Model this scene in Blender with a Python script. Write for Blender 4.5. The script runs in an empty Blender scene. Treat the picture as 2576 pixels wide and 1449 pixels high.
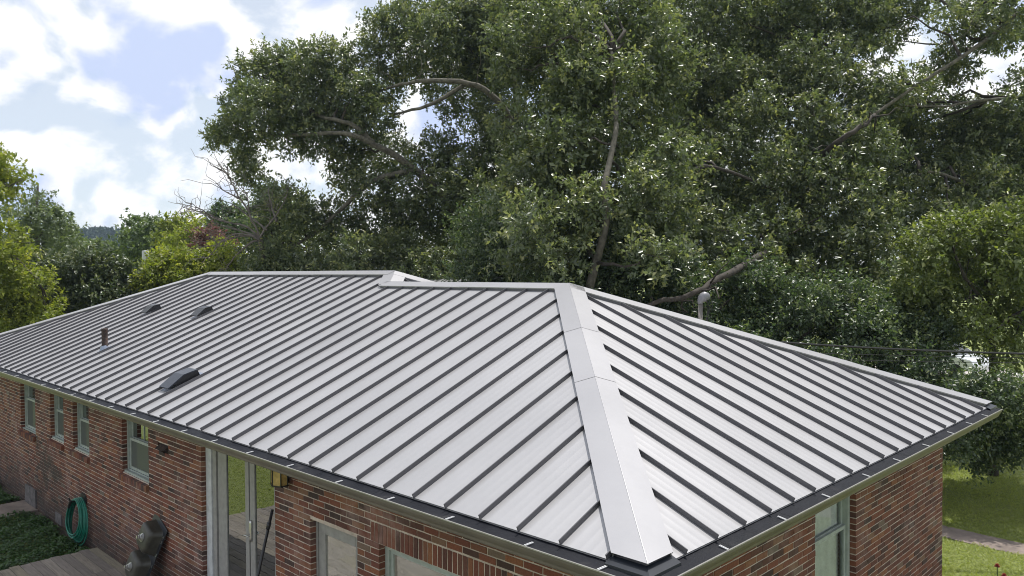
import bpy, bmesh, math, random
import numpy as np
from mathutils import Matrix, Vector
random.seed(7)
rng = np.random.default_rng(7)
scene = bpy.context.scene
col = scene.collection

# ------------------------------------------------------------------ camera
CAM = np.array([2.8273, -4.1019, 4.8582])          # drone height above the lawn, metres
RIGHT = np.array([0.71493497, 0.69916734, -0.00574606])
UP = np.array([-0.01197809, 0.02046434, 0.99971883])
FWD = np.array([-0.69908835, 0.71466512, -0.02300536])
cam_data = bpy.data.cameras.new('camera')
cam_data.sensor_width = 36.0
cam_data.lens = 2946.17 / 3840 * 36.0
cam_data.clip_start = 0.1
cam_data.clip_end = 6000
cam = bpy.data.objects.new('camera', cam_data)
col.objects.link(cam)
cam.matrix_world = Matrix(((RIGHT[0], UP[0], -FWD[0], CAM[0]), (RIGHT[1], UP[1], -FWD[1], CAM[1]),
                           (RIGHT[2], UP[2], -FWD[2], CAM[2]), (0, 0, 0, 1)))
scene.camera = cam
FD = 1976.4                                        # focal length in survey units


def spot(u, v, d):
    """surveyed bearing (u, v) at distance d -> world point"""
    return CAM + d * (FWD + RIGHT * ((u - 1288) / FD) + UP * ((724.5 - v) / FD))


# ------------------------------------------------------------------ sun, sky, exposure
SUN = np.array([-0.07, 0.37, 1.0])
SUN = SUN / np.linalg.norm(SUN)
sun_data = bpy.data.lights.new('sun', 'SUN')
sun_data.energy = 5.0
sun_data.angle = math.radians(0.6)
sun_data.color = (1.0, 0.965, 0.91)
sun = bpy.data.objects.new('sun', sun_data)
col.objects.link(sun)
sun.rotation_euler = Vector(SUN).to_track_quat('Z', 'Y').to_euler()
sun.location = (0, 0, 30)

world = bpy.data.worlds.new('World')
scene.world = world
world.use_nodes = True
wn, wl = world.node_tree.nodes, world.node_tree.links
wn.clear()


def wnode(t, **kw):
    n = wn.new(t)
    for k, v in kw.items():
        setattr(n, k, v)
    return n


sky = wnode('ShaderNodeTexSky')
sky.sky_type = 'NISHITA'
sky.sun_disc = False
sky.sun_elevation = math.asin(SUN[2])
sky.sun_rotation = math.atan2(SUN[0], SUN[1])
sky.altitude = 200
sky.dust_density = 0.6
sky.ozone_density = 2.0
bg_sky = wnode('ShaderNodeBackground')
bg_sky.inputs['Strength'].default_value = 0.10
wl.new(sky.outputs[0], bg_sky.inputs['Color'])
tc = wnode('ShaderNodeTexCoord')
# cloud deck: directions projected on a flat layer overhead, so clouds flatten towards the horizon
sep = wnode('ShaderNodeSeparateXYZ')
wl.new(tc.outputs['Generated'], sep.inputs[0])


def wmath(op, a, b=0.0):
    n = wnode('ShaderNodeMath', operation=op)
    for i, v in enumerate((a, b)):
        if isinstance(v, bpy.types.NodeSocket):
            wl.new(v, n.inputs[i])
        else:
            n.inputs[i].default_value = v
    return n.outputs[0]


den = wmath('ADD', wmath('ABSOLUTE', sep.outputs[2]), 0.75)


def cloud_noise(shift, scale, detail, rough):
    cmb = wnode('ShaderNodeCombineXYZ')
    wl.new(wmath('DIVIDE', sep.outputs[0], wmath('ADD', den, shift)), cmb.inputs[0])
    wl.new(wmath('DIVIDE', sep.outputs[1], wmath('ADD', den, shift)), cmb.inputs[1])
    cmb.inputs[2].default_value = 3.7
    n = wnode('ShaderNodeTexNoise')
    n.inputs['Scale'].default_value = scale
    n.inputs['Detail'].default_value = detail
    n.inputs['Roughness'].default_value = rough
    n.inputs['Distortion'].default_value = 0.25
    wl.new(cmb.outputs[0], n.inputs['Vector'])
    v = wnode('ShaderNodeTexVoronoi')                # rounded billows along the cloud edges
    v.feature = 'SMOOTH_F1'
    v.inputs['Scale'].default_value = scale * 3.2
    v.inputs['Smoothness'].default_value = 0.35
    wl.new(cmb.outputs[0], v.inputs['Vector'])
    return wmath('SUBTRACT', n.outputs['Fac'], wmath('MULTIPLY', wmath('SUBTRACT', v.outputs['Distance'], 0.42), 0.16))


def wramp(fac, stops, interp='EASE'):
    r = wnode('ShaderNodeValToRGB')
    r.color_ramp.interpolation = interp
    for el, (p, c) in zip(r.color_ramp.elements, stops):
        el.position = p
        el.color = (*c, 1)
    wl.new(fac, r.inputs[0])
    return r.outputs[0]


r1 = wramp(cloud_noise(0.0, 6.2, 9, 0.53), [(0.41, (0.58,) * 3), (0.49, (1, 1, 1))])
r2 = wramp(cloud_noise(0.03, 6.2, 7, 0.52), [(0.49, (1.0, 1.0, 1.0)), (0.61, (0.58, 0.67, 0.91))])
bg_cloud = wnode('ShaderNodeBackground')
bg_cloud.inputs['Strength'].default_value = 1.1
tint = wnode('ShaderNodeMix', data_type='RGBA')
wl.new(r1, tint.inputs[0])
tint.inputs[6].default_value = (0.84, 0.97, 1.16, 1)     # thin veil: the blue comes through
wl.new(r2, tint.inputs[7])
wl.new(tint.outputs[2], bg_cloud.inputs['Color'])
wmix = wnode('ShaderNodeMixShader')
wl.new(r1, wmix.inputs[0])
wl.new(bg_sky.outputs[0], wmix.inputs[1])
wl.new(bg_cloud.outputs[0], wmix.inputs[2])
wout = wnode('ShaderNodeOutputWorld')
wl.new(wmix.outputs[0], wout.inputs['Surface'])

scene.view_settings.view_transform = 'Standard'
scene.view_settings.look = 'None'
scene.view_settings.exposure = 0.0
scene.view_settings.gamma = 1.0
scene.view_settings.use_curve_mapping = False
scene.render.engine = 'CYCLES'
scene.cycles.max_bounces = 7
scene.cycles.transparent_max_bounces = 12
scene.cycles.use_denoising = True
scene.cycles.filter_width = 1.0
scene.cycles.sample_clamp_indirect = 6.0

# ------------------------------------------------------------------ materials


class Mat:
    def __init__(self, name):
        self.m = bpy.data.materials.new(name)
        self.m.use_nodes = True
        self.n, self.l = self.m.node_tree.nodes, self.m.node_tree.links
        self.b = self.n['Principled BSDF']
        self.out = self.n['Material Output']

    def node(self, t, ins=None, **kw):
        n = self.n.new(t)
        for k, v in kw.items():
            setattr(n, k, v)
        for k, v in (ins or {}).items():
            if isinstance(v, bpy.types.NodeSocket):
                self.l.new(v, n.inputs[k])
            else:
                n.inputs[k].default_value = v
        return n

    def set(self, **kw):
        for k, v in kw.items():
            k = k.replace('_', ' ')
            if isinstance(v, bpy.types.NodeSocket):
                self.l.new(v, self.b.inputs[k])
            else:
                if k == 'Base Color' and len(v) == 3:
                    v = (*v, 1)
                self.b.inputs[k].default_value = v
        return self

    def noise(self, scale, detail=4, rough=0.5, vec=None, dist=0.0):
        n = self.node('ShaderNodeTexNoise', {'Scale': scale, 'Detail': detail, 'Roughness': rough, 'Distortion': dist})
        if vec is not None:
            self.l.new(vec, n.inputs['Vector'])
        return n.outputs['Fac']

    def pos(self):
        return self.node('ShaderNodeNewGeometry').outputs['Position']

    def ramp(self, fac, stops, interp='LINEAR'):
        n = self.node('ShaderNodeValToRGB')
        n.color_ramp.interpolation = interp
        e = n.color_ramp.elements
        while len(e) < len(stops):
            e.new(0.5)
        for el, (p, c) in zip(e, stops):
            el.position = p
            el.color = (*c, 1) if len(c) == 3 else c
        self.l.new(fac, n.inputs[0])
        return n.outputs[0]

    def mix(self, fac, a, b, mode='MIX'):
        n = self.node('ShaderNodeMix', data_type='RGBA', blend_type=mode)
        for i, v in ((0, fac), (6, a), (7, b)):
            if isinstance(v, bpy.types.NodeSocket):
                self.l.new(v, n.inputs[i])
            else:
                n.inputs[i].default_value = (*v, 1) if isinstance(v, tuple) and len(v) == 3 else v
        return n.outputs[2]

    def math(self, op, a, b=0.0, c=0.0):
        n = self.node('ShaderNodeMath', operation=op)
        for i, v in enumerate((a, b, c)):
            if isinstance(v, bpy.types.NodeSocket):
                self.l.new(v, n.inputs[i])
            else:
                n.inputs[i].default_value = v
        return n.outputs[0]

    def bump(self, h, strength=0.3, dist=0.01):
        n = self.node('ShaderNodeBump', {'Strength': strength, 'Distance': dist, 'Height': h})
        self.l.new(n.outputs[0], self.b.inputs['Normal'])
        return self

    def xyz(self, v):
        n = self.node('ShaderNodeSeparateXYZ', {0: v})
        return n.outputs


def simple(name, color, rough=0.5, metal=0.0, var=0.12, scale=8.0, bump=0.0):
    m = Mat(name)
    f = m.noise(scale, 5, 0.6, m.pos())
    dark = tuple(c * (1 - var * 1.6) for c in color)
    light = tuple(min(1, c * (1 + var)) for c in color)
    m.set(Base_Color=m.ramp(f, [(0.3, dark), (0.7, light)]), Roughness=rough, Metallic=metal)
    if bump:
        m.bump(m.noise(scale * 8, 4, 0.6, m.pos()), bump, 0.004)
    return m.m


def roof_paint(name, base, rough, metal):
    m = Mat(name)
    p = m.pos()
    f = m.noise(0.7, 4, 0.55, p)
    f2 = m.noise(14, 4, 0.6, p)
    ff = m.math('ADD', m.math('MULTIPLY', f, 0.7), m.math('MULTIPLY', f2, 0.3))
    oi = m.node('ShaderNodeObjectInfo').outputs['Random']
    ff = m.math('ADD', ff, m.math('MULTIPLY', m.math('SUBTRACT', oi, 0.5), 0.25))
    c = m.ramp(ff, [(0.25, tuple(x * 0.93 for x in base)), (0.75, tuple(x * 1.05 for x in base))])
    r = m.math('ADD', m.math('MULTIPLY', f, 0.12), rough - 0.06)
    m.set(Base_Color=c, Roughness=r, Metallic=metal)
    m.bump(m.noise(1.7, 2, 0.5, p), 0.16, 0.02)
    return m.m


M = {}
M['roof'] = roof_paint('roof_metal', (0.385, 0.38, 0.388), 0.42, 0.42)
M['seam'] = roof_paint('shaded_seam_metal', (0.105, 0.103, 0.112), 0.5, 0.3)  # roof metal again, darkened: shade on the upright seam sides is in the colour
M['cap'] = roof_paint('cap_metal', (0.365, 0.36, 0.372), 0.42, 0.4)
M['navy'] = simple('closure_metal', (0.012, 0.015, 0.022), 0.4, 0.0)
M['gutter'] = simple('gutter_paint', (0.125, 0.110, 0.096), 0.42, 0.0, 0.1, 3)
M['lip'] = simple('gutter_lip', (0.30, 0.29, 0.275), 0.35, 0.3, 0.1, 20)
M['clip'] = simple('clip_metal', (0.9, 0.9, 0.9), 0.3, 0.5, 0.05)
M['soffit'] = simple('soffit_paint', (0.45, 0.43, 0.38), 0.6)
M['white'] = simple('white_trim', (0.50, 0.52, 0.55), 0.5, 0, 0.12, 12, 0.1)
M['greytrim'] = simple('grey_trim', (0.27, 0.265, 0.265), 0.5, 0, 0.12, 12, 0.1)
M['greenwhite'] = simple('window_paint', (0.33, 0.37, 0.355), 0.5, 0, 0.12, 12, 0.1)
M['black'] = simple('black_plastic', (0.012, 0.012, 0.015), 0.35, 0, 0.2)
M['ventmetal'] = simple('vent_metal', (0.036, 0.042, 0.058), 0.35, 0.3, 0.15, 20)
M['flash'] = simple('flashing', (0.30, 0.34, 0.42), 0.35, 0.6, 0.1, 20)
M['steel'] = simple('steel', (0.55, 0.55, 0.55), 0.3, 0.9, 0.1, 30)
M['mastpipe'] = simple('mast_galvanised', (0.19, 0.175, 0.16), 0.5, 0.4, 0.25, 12)
M['masthead'] = simple('mast_head', (0.20, 0.197, 0.21), 0.45, 0.2, 0.1)
M['concrete'] = simple('concrete', (0.20, 0.16, 0.135), 0.9, 0, 0.25, 3, 0.3)
M['stone'] = simple('dark_block', (0.12, 0.11, 0.11), 0.9, 0, 0.35, 12, 0.4)
M['hose'] = simple('hose_rubber', (0.01, 0.16, 0.11), 0.4, 0, 0.2, 15)
M['wire'] = simple('wire_black', (0.015, 0.015, 0.015), 0.5)
M['amber'] = simple('amber_glass', (0.42, 0.30, 0.12), 0.25, 0, 0.25, 14)
M['undercoat'] = simple('sink_undercoat', (0.040, 0.038, 0.030), 0.45, 0, 0.3, 10, 0.2)
M['bark'] = simple('bark', (0.115, 0.105, 0.082), 0.9, 0, 0.4, 9, 0.8)
M['barkdark'] = simple('bark_dark', (0.055, 0.045, 0.037), 0.9, 0, 0.4, 9, 0.8)
M['deadwood'] = simple('dead_wood', (0.135, 0.117, 0.105), 0.9, 0, 0.35, 9, 0.4)
M['soil'] = simple('soil', (0.06, 0.045, 0.033), 0.95, 0, 0.35, 6, 0.6)
M['carpaint'] = simple('car_paint', (0.7, 0.72, 0.75), 0.2, 0.0, 0.03)
M['tyre'] = simple('tyre_rubber', (0.02, 0.02, 0.02), 0.8)
M['carglass'] = simple('car_glass', (0.02, 0.025, 0.03), 0.05, 0, 0.05)
M['petal'] = simple('red_petal', (0.30, 0.025, 0.018), 0.5, 0, 0.2, 30)
M['asphalt'] = simple('pale_drive', (0.40, 0.36, 0.35), 0.9, 0, 0.2, 2, 0.2)
M['polewood'] = simple('pole_wood', (0.05, 0.042, 0.036), 0.9)
M['cangrey'] = simple('transformer_grey', (0.5, 0.52, 0.53), 0.5)


def rust_mat():
    m = Mat('rusty_iron')
    p = m.pos()
    f = m.noise(22, 6, 0.65, p)
    m.set(Base_Color=m.ramp(f, [(0.32, (0.02, 0.015, 0.014)), (0.56, (0.045, 0.028, 0.024)), (0.74, (0.16, 0.09, 0.06))]), Roughness=0.85)
    m.bump(f, 0.5, 0.01)
    return m.m


M['rust'] = rust_mat()


def guard_mat():
    m = Mat('guard_mesh')
    p = m.pos()
    f = m.noise(2.6, 5, 0.6, p)
    x, y, z = m.xyz(p)
    s = m.math('SINE', m.math('MULTIPLY', m.math('ADD', x, y), 420))
    s2 = m.math('SINE', m.math('MULTIPLY', m.math('SUBTRACT', x, y), 420))
    w = m.math('MULTIPLY', s, s2)
    m.set(Base_Color=m.ramp(f, [(0.35, (0.004, 0.005, 0.009)), (0.64, (0.009, 0.010, 0.015)), (0.82, (0.05, 0.049, 0.05))]),
          Roughness=m.ramp(f, [(0.3, (0.35,) * 3), (0.7, (0.6,) * 3)]))
    m.b.inputs['Specular IOR Level'].default_value = 0.15
    m.bump(m.math('ADD', w, m.math('MULTIPLY', f, 3.0)), 0.35, 0.004)
    return m.m


M['guard'] = guard_mat()


def brick_mat():
    m = Mat('red_brick')
    g = m.node('ShaderNodeNewGeometry')
    p = g.outputs['Position']
    rnd = m.math('FRACT', m.math('ADD', g.outputs['Random Per Island'], m.node('ShaderNodeObjectInfo').outputs['Random']))
    c = m.ramp(rnd, [(0.0, (0.045, 0.030, 0.027)), (0.10, (0.085, 0.040, 0.033)), (0.24, (0.125, 0.044, 0.032)),
                     (0.42, (0.165, 0.055, 0.036)), (0.60, (0.21, 0.072, 0.040)), (0.76, (0.125, 0.055, 0.043)),
                     (0.89, (0.25, 0.10, 0.048)), (0.96, (0.19, 0.11, 0.072)), (1.0, (0.15, 0.125, 0.105))])
    fine = m.noise(60, 5, 0.7, p)
    c = m.mix(m.ramp(fine, [(0.3, (0.75,) * 3), (0.62, (0.0,) * 3)]), c, m.mix(1.0, c, (0.55, 0.5, 0.5), 'MULTIPLY'))
    # whitish bloom patches
    bl = m.noise(1.1, 4, 0.6, p, 0.4)
    bl2 = m.noise(7.0, 4, 0.6, p)
    blf = m.math('MULTIPLY', m.ramp(bl, [(0.53, (0, 0, 0)), (0.66, (1, 1, 1))]), m.ramp(bl2, [(0.35, (0, 0, 0)), (0.7, (0.55,) * 3)]))
    c = m.mix(blf, c, (0.33, 0.22, 0.20))
    # soot stain on the left wall, damp dirt along the foot of the wall
    x, y, z = m.xyz(p)
    dx = m.math('DIVIDE', m.math('ADD', x, 14.5), 1.0)
    dz = m.math('DIVIDE', m.math('SUBTRACT', z, 1.05), 0.55)
    d = m.math('SQRT', m.math('ADD', m.math('MULTIPLY', dx, dx), m.math('MULTIPLY', dz, dz)))
    d = m.math('ADD', d, m.math('MULTIPLY', m.math('SUBTRACT', m.noise(2.6, 6, 0.65, p), 0.5), 3.4))
    front = m.math('MULTIPLY', m.ramp(y, [(0.1, (1, 1, 1)), (0.3, (1, 1, 1))]), 1.0)
    soot = m.math('MULTIPLY', m.ramp(d, [(0.2, (0.9,) * 3), (1.5, (0, 0, 0))]), front)
    low = m.math('ADD', z, m.math('MULTIPLY', m.math('SUBTRACT', m.noise(1.7, 5, 0.6, p), 0.5), 0.9))
    damp = m.ramp(low, [(0.15, (0.82,) * 3), (1.05, (0, 0, 0))])
    left = m.ramp(m.math('MULTIPLY', m.math('ADD', x, 6.5), -1.0), [(0.0, (0, 0, 0)), (0.9, (1, 1, 1))])
    dirt = m.math('MAXIMUM', soot, m.math('MULTIPLY', damp, left))
    c = m.mix(dirt, c, (0.035, 0.028, 0.023))
    m.set(Base_Color=c, Roughness=0.88)
    m.bump(m.math('ADD', fine, m.math('MULTIPLY', m.noise(14, 3, 0.5, p), 1.2)), 0.5, 0.006)
    return m.m


M['brick'] = brick_mat()


def mortar_mat():
    m = Mat('mortar')
    p = m.pos()
    f = m.noise(9, 6, 0.65, p)
    c = m.ramp(f, [(0.25, (0.32, 0.27, 0.235)), (0.55, (0.52, 0.44, 0.385)), (0.8, (0.62, 0.54, 0.47))])
    x, y, z = m.xyz(p)
    low = m.math('ADD', z, m.math('MULTIPLY', m.math('SUBTRACT', m.noise(1.7, 5, 0.6, p), 0.5), 0.9))
    damp = m.ramp(low, [(0.15, (0.85,) * 3), (1.05, (0, 0, 0))])
    left = m.ramp(m.math('MULTIPLY', m.math('ADD', x, 6.5), -1.0), [(0.0, (0, 0, 0)), (0.9, (1, 1, 1))])
    dx = m.math('DIVIDE', m.math('ADD', x, 14.5), 1.0)
    dz = m.math('DIVIDE', m.math('SUBTRACT', z, 1.05), 0.55)
    d = m.math('SQRT', m.math('ADD', m.math('MULTIPLY', dx, dx), m.math('MULTIPLY', dz, dz)))
    d = m.math('ADD', d, m.math('MULTIPLY', m.math('SUBTRACT', m.noise(2.6, 6, 0.65, p), 0.5), 3.4))
    soot = m.ramp(d, [(0.2, (0.75,) * 3), (1.5, (0, 0, 0))])
    c = m.mix(m.math('MAXIMUM', soot, m.math('MULTIPLY', damp, left)), c, (0.06, 0.048, 0.038))
    m.set(Base_Color=c, Roughness=0.95)
    m.bump(m.noise(120, 4, 0.7, p), 0.5, 0.004)
    return m.m


M['mortar'] = mortar_mat()


def plank_mat():
    m = Mat('weathered_plank')
    tcn = m.node('ShaderNodeTexCoord')
    mpn = m.node('ShaderNodeMapping', {'Scale': (1.5, 22, 22)})
    m.l.new(m.pos(), mpn.inputs['Vector'])
    g = m.noise(2.0, 6, 0.65, mpn.outputs[0], 0.6)
    oi = m.node('ShaderNodeObjectInfo').outputs['Random']
    base = m.ramp(oi, [(0.0, (0.20, 0.175, 0.155)), (0.5, (0.27, 0.235, 0.205)), (0.8, (0.25, 0.22, 0.16)), (1.0, (0.32, 0.28, 0.25))])
    c = m.mix(m.ramp(g, [(0.3, (0.65,) * 3), (0.6, (0, 0, 0))]), base, (0.09, 0.075, 0.062))
    blot = m.noise(2.2, 5, 0.65, m.pos())
    c = m.mix(m.ramp(blot, [(0.5, (0, 0, 0)), (0.72, (0.5,) * 3)]), c, (0.10, 0.085, 0.06))
    m.set(Base_Color=c, Roughness=0.85)
    m.bump(g, 0.5, 0.004)
    return m.m


M['plank'] = plank_mat()


def lawn_mat():
    m = Mat('lawn_ground')
    p = m.pos()
    f = m.noise(0.5, 6, 0.62, p)
    f2 = m.noise(9, 6, 0.7, p)
    ff = m.math('ADD', m.math('MULTIPLY', f, 0.5), m.math('MULTIPLY', f2, 0.5))
    c = m.ramp(ff, [(0.32, (0.12, 0.15, 0.04)), (0.5, (0.21, 0.25, 0.065)), (0.66, (0.28, 0.30, 0.09)), (0.8, (0.33, 0.30, 0.14))])
    m.set(Base_Color=c, Roughness=0.9)
    m.bump(m.noise(40, 5, 0.7, p), 0.9, 0.05)
    return m.m


M['lawn'] = lawn_mat()


def pane_mat(name, body, refl, wav=0.0, wscale=3.0, tint=(0.9, 0.93, 0.92), gain=1.0):
    """opaque dark room behind glass: dim body plus a sharp reflection"""
    m = Mat(name)
    diff = m.node('ShaderNodeBsdfDiffuse', {'Color': (*body, 1)})
    gl = m.node('ShaderNodeBsdfGlossy', {'Color': (*tint, 1), 'Roughness': 0.01})
    fr = m.node('ShaderNodeFresnel', {'IOR': 1.55})
    if wav:
        mpn = m.node('ShaderNodeMapping', {'Scale': (1.0, 1.0, 2.2)})
        m.l.new(m.pos(), mpn.inputs['Vector'])
        b = m.node('ShaderNodeBump', {'Strength': 1.0, 'Distance': wav, 'Height': m.noise(wscale, 2, 0.5, mpn.outputs[0])})
        m.l.new(b.outputs[0], gl.inputs['Normal'])
    fac = m.math('ADD', m.math('MULTIPLY', fr.outputs[0], gain), refl)
    ms = m.node('ShaderNodeMixShader')
    m.l.new(fac, ms.inputs[0])
    m.l.new(diff.outputs[0], ms.inputs[1])
    m.l.new(gl.outputs[0], ms.inputs[2])
    m.l.new(ms.outputs[0], m.out.inputs['Surface'])
    return m.m


M['pane'] = pane_mat('glass_pane', (0.010, 0.012, 0.014), 0.22, 0.0004)
M['panewavy'] = pane_mat('glass_pane_wavy', (0.24, 0.225, 0.20), 0.22, 0.0018, 2.2)
M['screen'] = pane_mat('insect_screen', (0.105, 0.115, 0.11), 0.0, gain=0.25)
M['uppane'] = pane_mat('upper_pane', (0.06, 0.07, 0.07), 0.12, 0.001)


def clear_mat():
    m = Mat('clear_pane')
    tr = m.node('ShaderNodeBsdfTransparent', {'Color': (0.85, 0.9, 0.88, 1)})
    gl = m.node('ShaderNodeBsdfGlossy', {'Roughness': 0.01})
    fr = m.node('ShaderNodeFresnel', {'IOR': 1.45})
    ms = m.node('ShaderNodeMixShader', {0: fr.outputs[0]})
    m.l.new(tr.outputs[0], ms.inputs[1])
    m.l.new(gl.outputs[0], ms.inputs[2])
    m.l.new(ms.outputs[0], m.out.inputs['Surface'])
    return m.m


M['clear'] = clear_mat()
M['blind'] = simple('blind_white', (0.8, 0.8, 0.77), 0.5)
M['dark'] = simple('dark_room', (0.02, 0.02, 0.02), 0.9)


def leaf_mat(name, stops, trans=0.35, rough=0.38, tcol=(0.9, 1.0, 0.35), tgain=1.5, spec=0.5):
    m = Mat(name)
    at = m.node('ShaderNodeAttribute', attribute_name='tone').outputs['Fac']
    c = m.ramp(at, stops)
    m.set(Base_Color=c, Roughness=rough)
    m.b.inputs['Specular IOR Level'].default_value = spec
    tcn = m.mix(1.0, c, tuple(x * tgain for x in tcol), 'MULTIPLY')
    t = m.node('ShaderNodeBsdfTranslucent', {'Color': tcn})
    ms = m.node('ShaderNodeMixShader', {0: trans})
    m.l.new(m.b.outputs[0], ms.inputs[1])
    m.l.new(t.outputs[0], ms.inputs[2])
    m.l.new(ms.outputs[0], m.out.inputs['Surface'])
    return m.m


M['oakleaf'] = leaf_mat('oak_leaf', [(0.0, (0.060, 0.082, 0.050)), (0.35, (0.110, 0.139, 0.072)), (0.7, (0.17, 0.197, 0.09)), (1.0, (0.27, 0.275, 0.12))], 0.40, 0.35, (0.92, 1.0, 0.5), 1.4, 0.75)
M['darkleaf'] = leaf_mat('dark_leaf', [(0.0, (0.042, 0.066, 0.040)), (0.5, (0.085, 0.122, 0.060)), (1.0, (0.18, 0.21, 0.08))], 0.36, 0.36, (0.85, 1.0, 0.5), 1.35, 0.6)
M['yellowleaf'] = leaf_mat('yellow_green_leaf', [(0.0, (0.12, 0.15, 0.035)), (0.5, (0.215, 0.245, 0.05)), (1.0, (0.32, 0.315, 0.07))], 0.45, 0.45)
M['midleaf'] = leaf_mat('mid_leaf', [(0.0, (0.075, 0.11, 0.052)), (0.5, (0.125, 0.17, 0.074)), (1.0, (0.18, 0.22, 0.09))], 0.35, 0.5)
M['greyleaf'] = leaf_mat('grey_green_leaf', [(0.0, (0.085, 0.115, 0.07)), (0.5, (0.14, 0.175, 0.105)), (1.0, (0.19, 0.225, 0.135))], 0.3, 0.5)
M['magleaf'] = leaf_mat('magnolia_leaf', [(0.0, (0.04, 0.058, 0.028)), (0.5, (0.075, 0.10, 0.046)), (1.0, (0.16, 0.175, 0.085))], 0.24, 0.4)
M['dogleaf'] = leaf_mat('dogwood_leaf', [(0.0, (0.085, 0.11, 0.04)), (0.5, (0.15, 0.185, 0.06)), (1.0, (0.24, 0.26, 0.09))], 0.36, 0.42)
M['pinkleaf'] = leaf_mat('pink_blossom', [(0.0, (0.12, 0.085, 0.065)), (0.6, (0.17, 0.09, 0.08)), (1.0, (0.24, 0.11, 0.11))], 0.35, 0.6, (1, .8, .8), 1.1)
M['grassblade'] = leaf_mat('grass_blade', [(0.0, (0.16, 0.20, 0.05)), (0.5, (0.30, 0.34, 0.09)), (0.9, (0.40, 0.42, 0.14)), (1.0, (0.48, 0.42, 0.24))], 0.42, 0.5, tgain=1.2)
M['clover'] = leaf_mat('clover_leaf', [(0.0, (0.03, 0.07, 0.022)), (0.5, (0.06, 0.12, 0.032)), (1.0, (0.12, 0.18, 0.04))], 0.3, 0.5)
M['hill'] = leaf_mat('hill_leaf', [(0.0, (0.028, 0.046, 0.030)), (1.0, (0.050, 0.075, 0.045))], 0.1, 0.8)

# ------------------------------------------------------------------ building helpers


class MB:
    def __init__(self):
        self.v, self.f = [], []

    def add(self, vs, fs):
        o = len(self.v)
        self.v += [tuple(map(float, p)) for p in vs]
        self.f += [tuple(i + o for i in f) for f in fs]
        return self

    def box(self, x0, x1, y0, y1, z0, z1, jit=0.0):
        vs = [(x, y, z) for z in (z0, z1) for y in (y0, y1) for x in (x0, x1)]
        if jit:
            vs = [tuple(c + random.uniform(-jit, jit) for c in p) for p in vs]
        return self.add(vs, [(0, 2, 3, 1), (4, 5, 7, 6), (0, 1, 5, 4), (2, 6, 7, 3), (0, 4, 6, 2), (1, 3, 7, 5)])

    def quad(self, a, b, c, d):
        return self.add([a, b, c, d], [(0, 1, 2, 3)])

    def tube(self, pts, rad, seg=7, caps=True):
        pts = [np.array(p, float) for p in pts]
        n = len(pts)
        if not hasattr(rad, '__len__'):
            rad = [rad] * n
        rings = []
        ref = None
        for i, p in enumerate(pts):
            t = pts[min(i + 1, n - 1)] - pts[max(i - 1, 0)]
            t = t / (np.linalg.norm(t) + 1e-9)
            if ref is None:
                ref = np.array([1., 0, 0]) if abs(t[2]) > 0.8 else np.array([0, 0, 1.])
            a = np.cross(t, ref)
            a /= np.linalg.norm(a) + 1e-9
            b = np.cross(t, a)
            ref = np.cross(a, t)
            rings.append([p + rad[i] * (math.cos(2 * math.pi * k / seg) * a + math.sin(2 * math.pi * k / seg) * b) for k in range(seg)])
        vs = [q for r in rings for q in r]
        fs = [(i * seg + k, i * seg + (k + 1) % seg, (i + 1) * seg + (k + 1) % seg, (i + 1) * seg + k) for i in range(n - 1) for k in range(seg)]
        if caps:
            fs += [tuple(range(seg))[::-1], tuple((n - 1) * seg + k for k in range(seg))]
        return self.add(vs, fs)

    def lathe(self, prof, seg=20, origin=(0, 0, 0), axis=None):
        """profile of (radius, height) pairs turned round an axis"""
        o = np.array(origin, float)
        ax = np.array(axis if axis is not None else (0, 0, 1), float)
        ax /= np.linalg.norm(ax)
        a = np.cross(ax, (0, 0, 1) if abs(ax[2]) < 0.9 else (1, 0, 0))
        a /= np.linalg.norm(a)
        b = np.cross(ax, a)
        vs, fs = [], []
        for r, h in prof:
            vs += [o + ax * h + r * (math.cos(2 * math.pi * k / seg) * a + math.sin(2 * math.pi * k / seg) * b) for k in range(seg)]
        for i in range(len(prof) - 1):
            fs += [(i * seg + k, i * seg + (k + 1) % seg, (i + 1) * seg + (k + 1) % seg, (i + 1) * seg + k) for k in range(seg)]
        return self.add(vs, fs)

    def build(self, name, mat, parent=None, smooth=False, mat2=None, bevel=0.0):
        me = bpy.data.meshes.new(name)
        vs = self.v
        if parent is not None:
            wx = root_loc(parent)
            if any(wx):
                vs = [(a - wx[0], b - wx[1], c - wx[2]) for a, b, c in vs]
        me.from_pydata(vs, [], self.f)
        me.materials.append(mat)
        if smooth:
            me.polygons.foreach_set('use_smooth', [True] * len(me.polygons))
        me.update()
        o = bpy.data.objects.new(name, me)
        col.objects.link(o)
        if parent is not None:
            o.parent = parent
        if bevel:
            b = o.modifiers.new('bevel', 'BEVEL')
            b.width = bevel
            b.segments = 2
            b.limit_method = 'ANGLE'
        return o


def root_loc(o):
    x = np.zeros(3)
    while o is not None:
        x = x + np.array(o.location)
        o = o.parent
    return tuple(x)


def tag(o, label=None, cat=None, group=None, kind=None):
    if label:
        o['label'] = label
    if cat:
        o['category'] = cat
    if group:
        o['group'] = group
    if kind:
        o['kind'] = kind
    return o


def thing(name, label, cat, loc=(0, 0, 0), group=None):
    o = bpy.data.objects.new(name, None)
    o.empty_display_size = 0.2
    o.location = loc
    col.objects.link(o)
    return tag(o, label, cat, group)


def part(name, parent):
    o = bpy.data.objects.new(name, None)
    o.empty_display_size = 0.1
    col.objects.link(o)
    o.parent = parent
    return o


E0 = 2.95                                            # height of the eave above the ground

# ------------------------------------------------------------------ ground, paths


def sheet(name, pts, z, mat, label=None):
    o = MB().add([(x, y, z) for x, y in pts], [tuple(range(len(pts)))]).build(name, mat)
    return tag(o, kind='structure')


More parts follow.
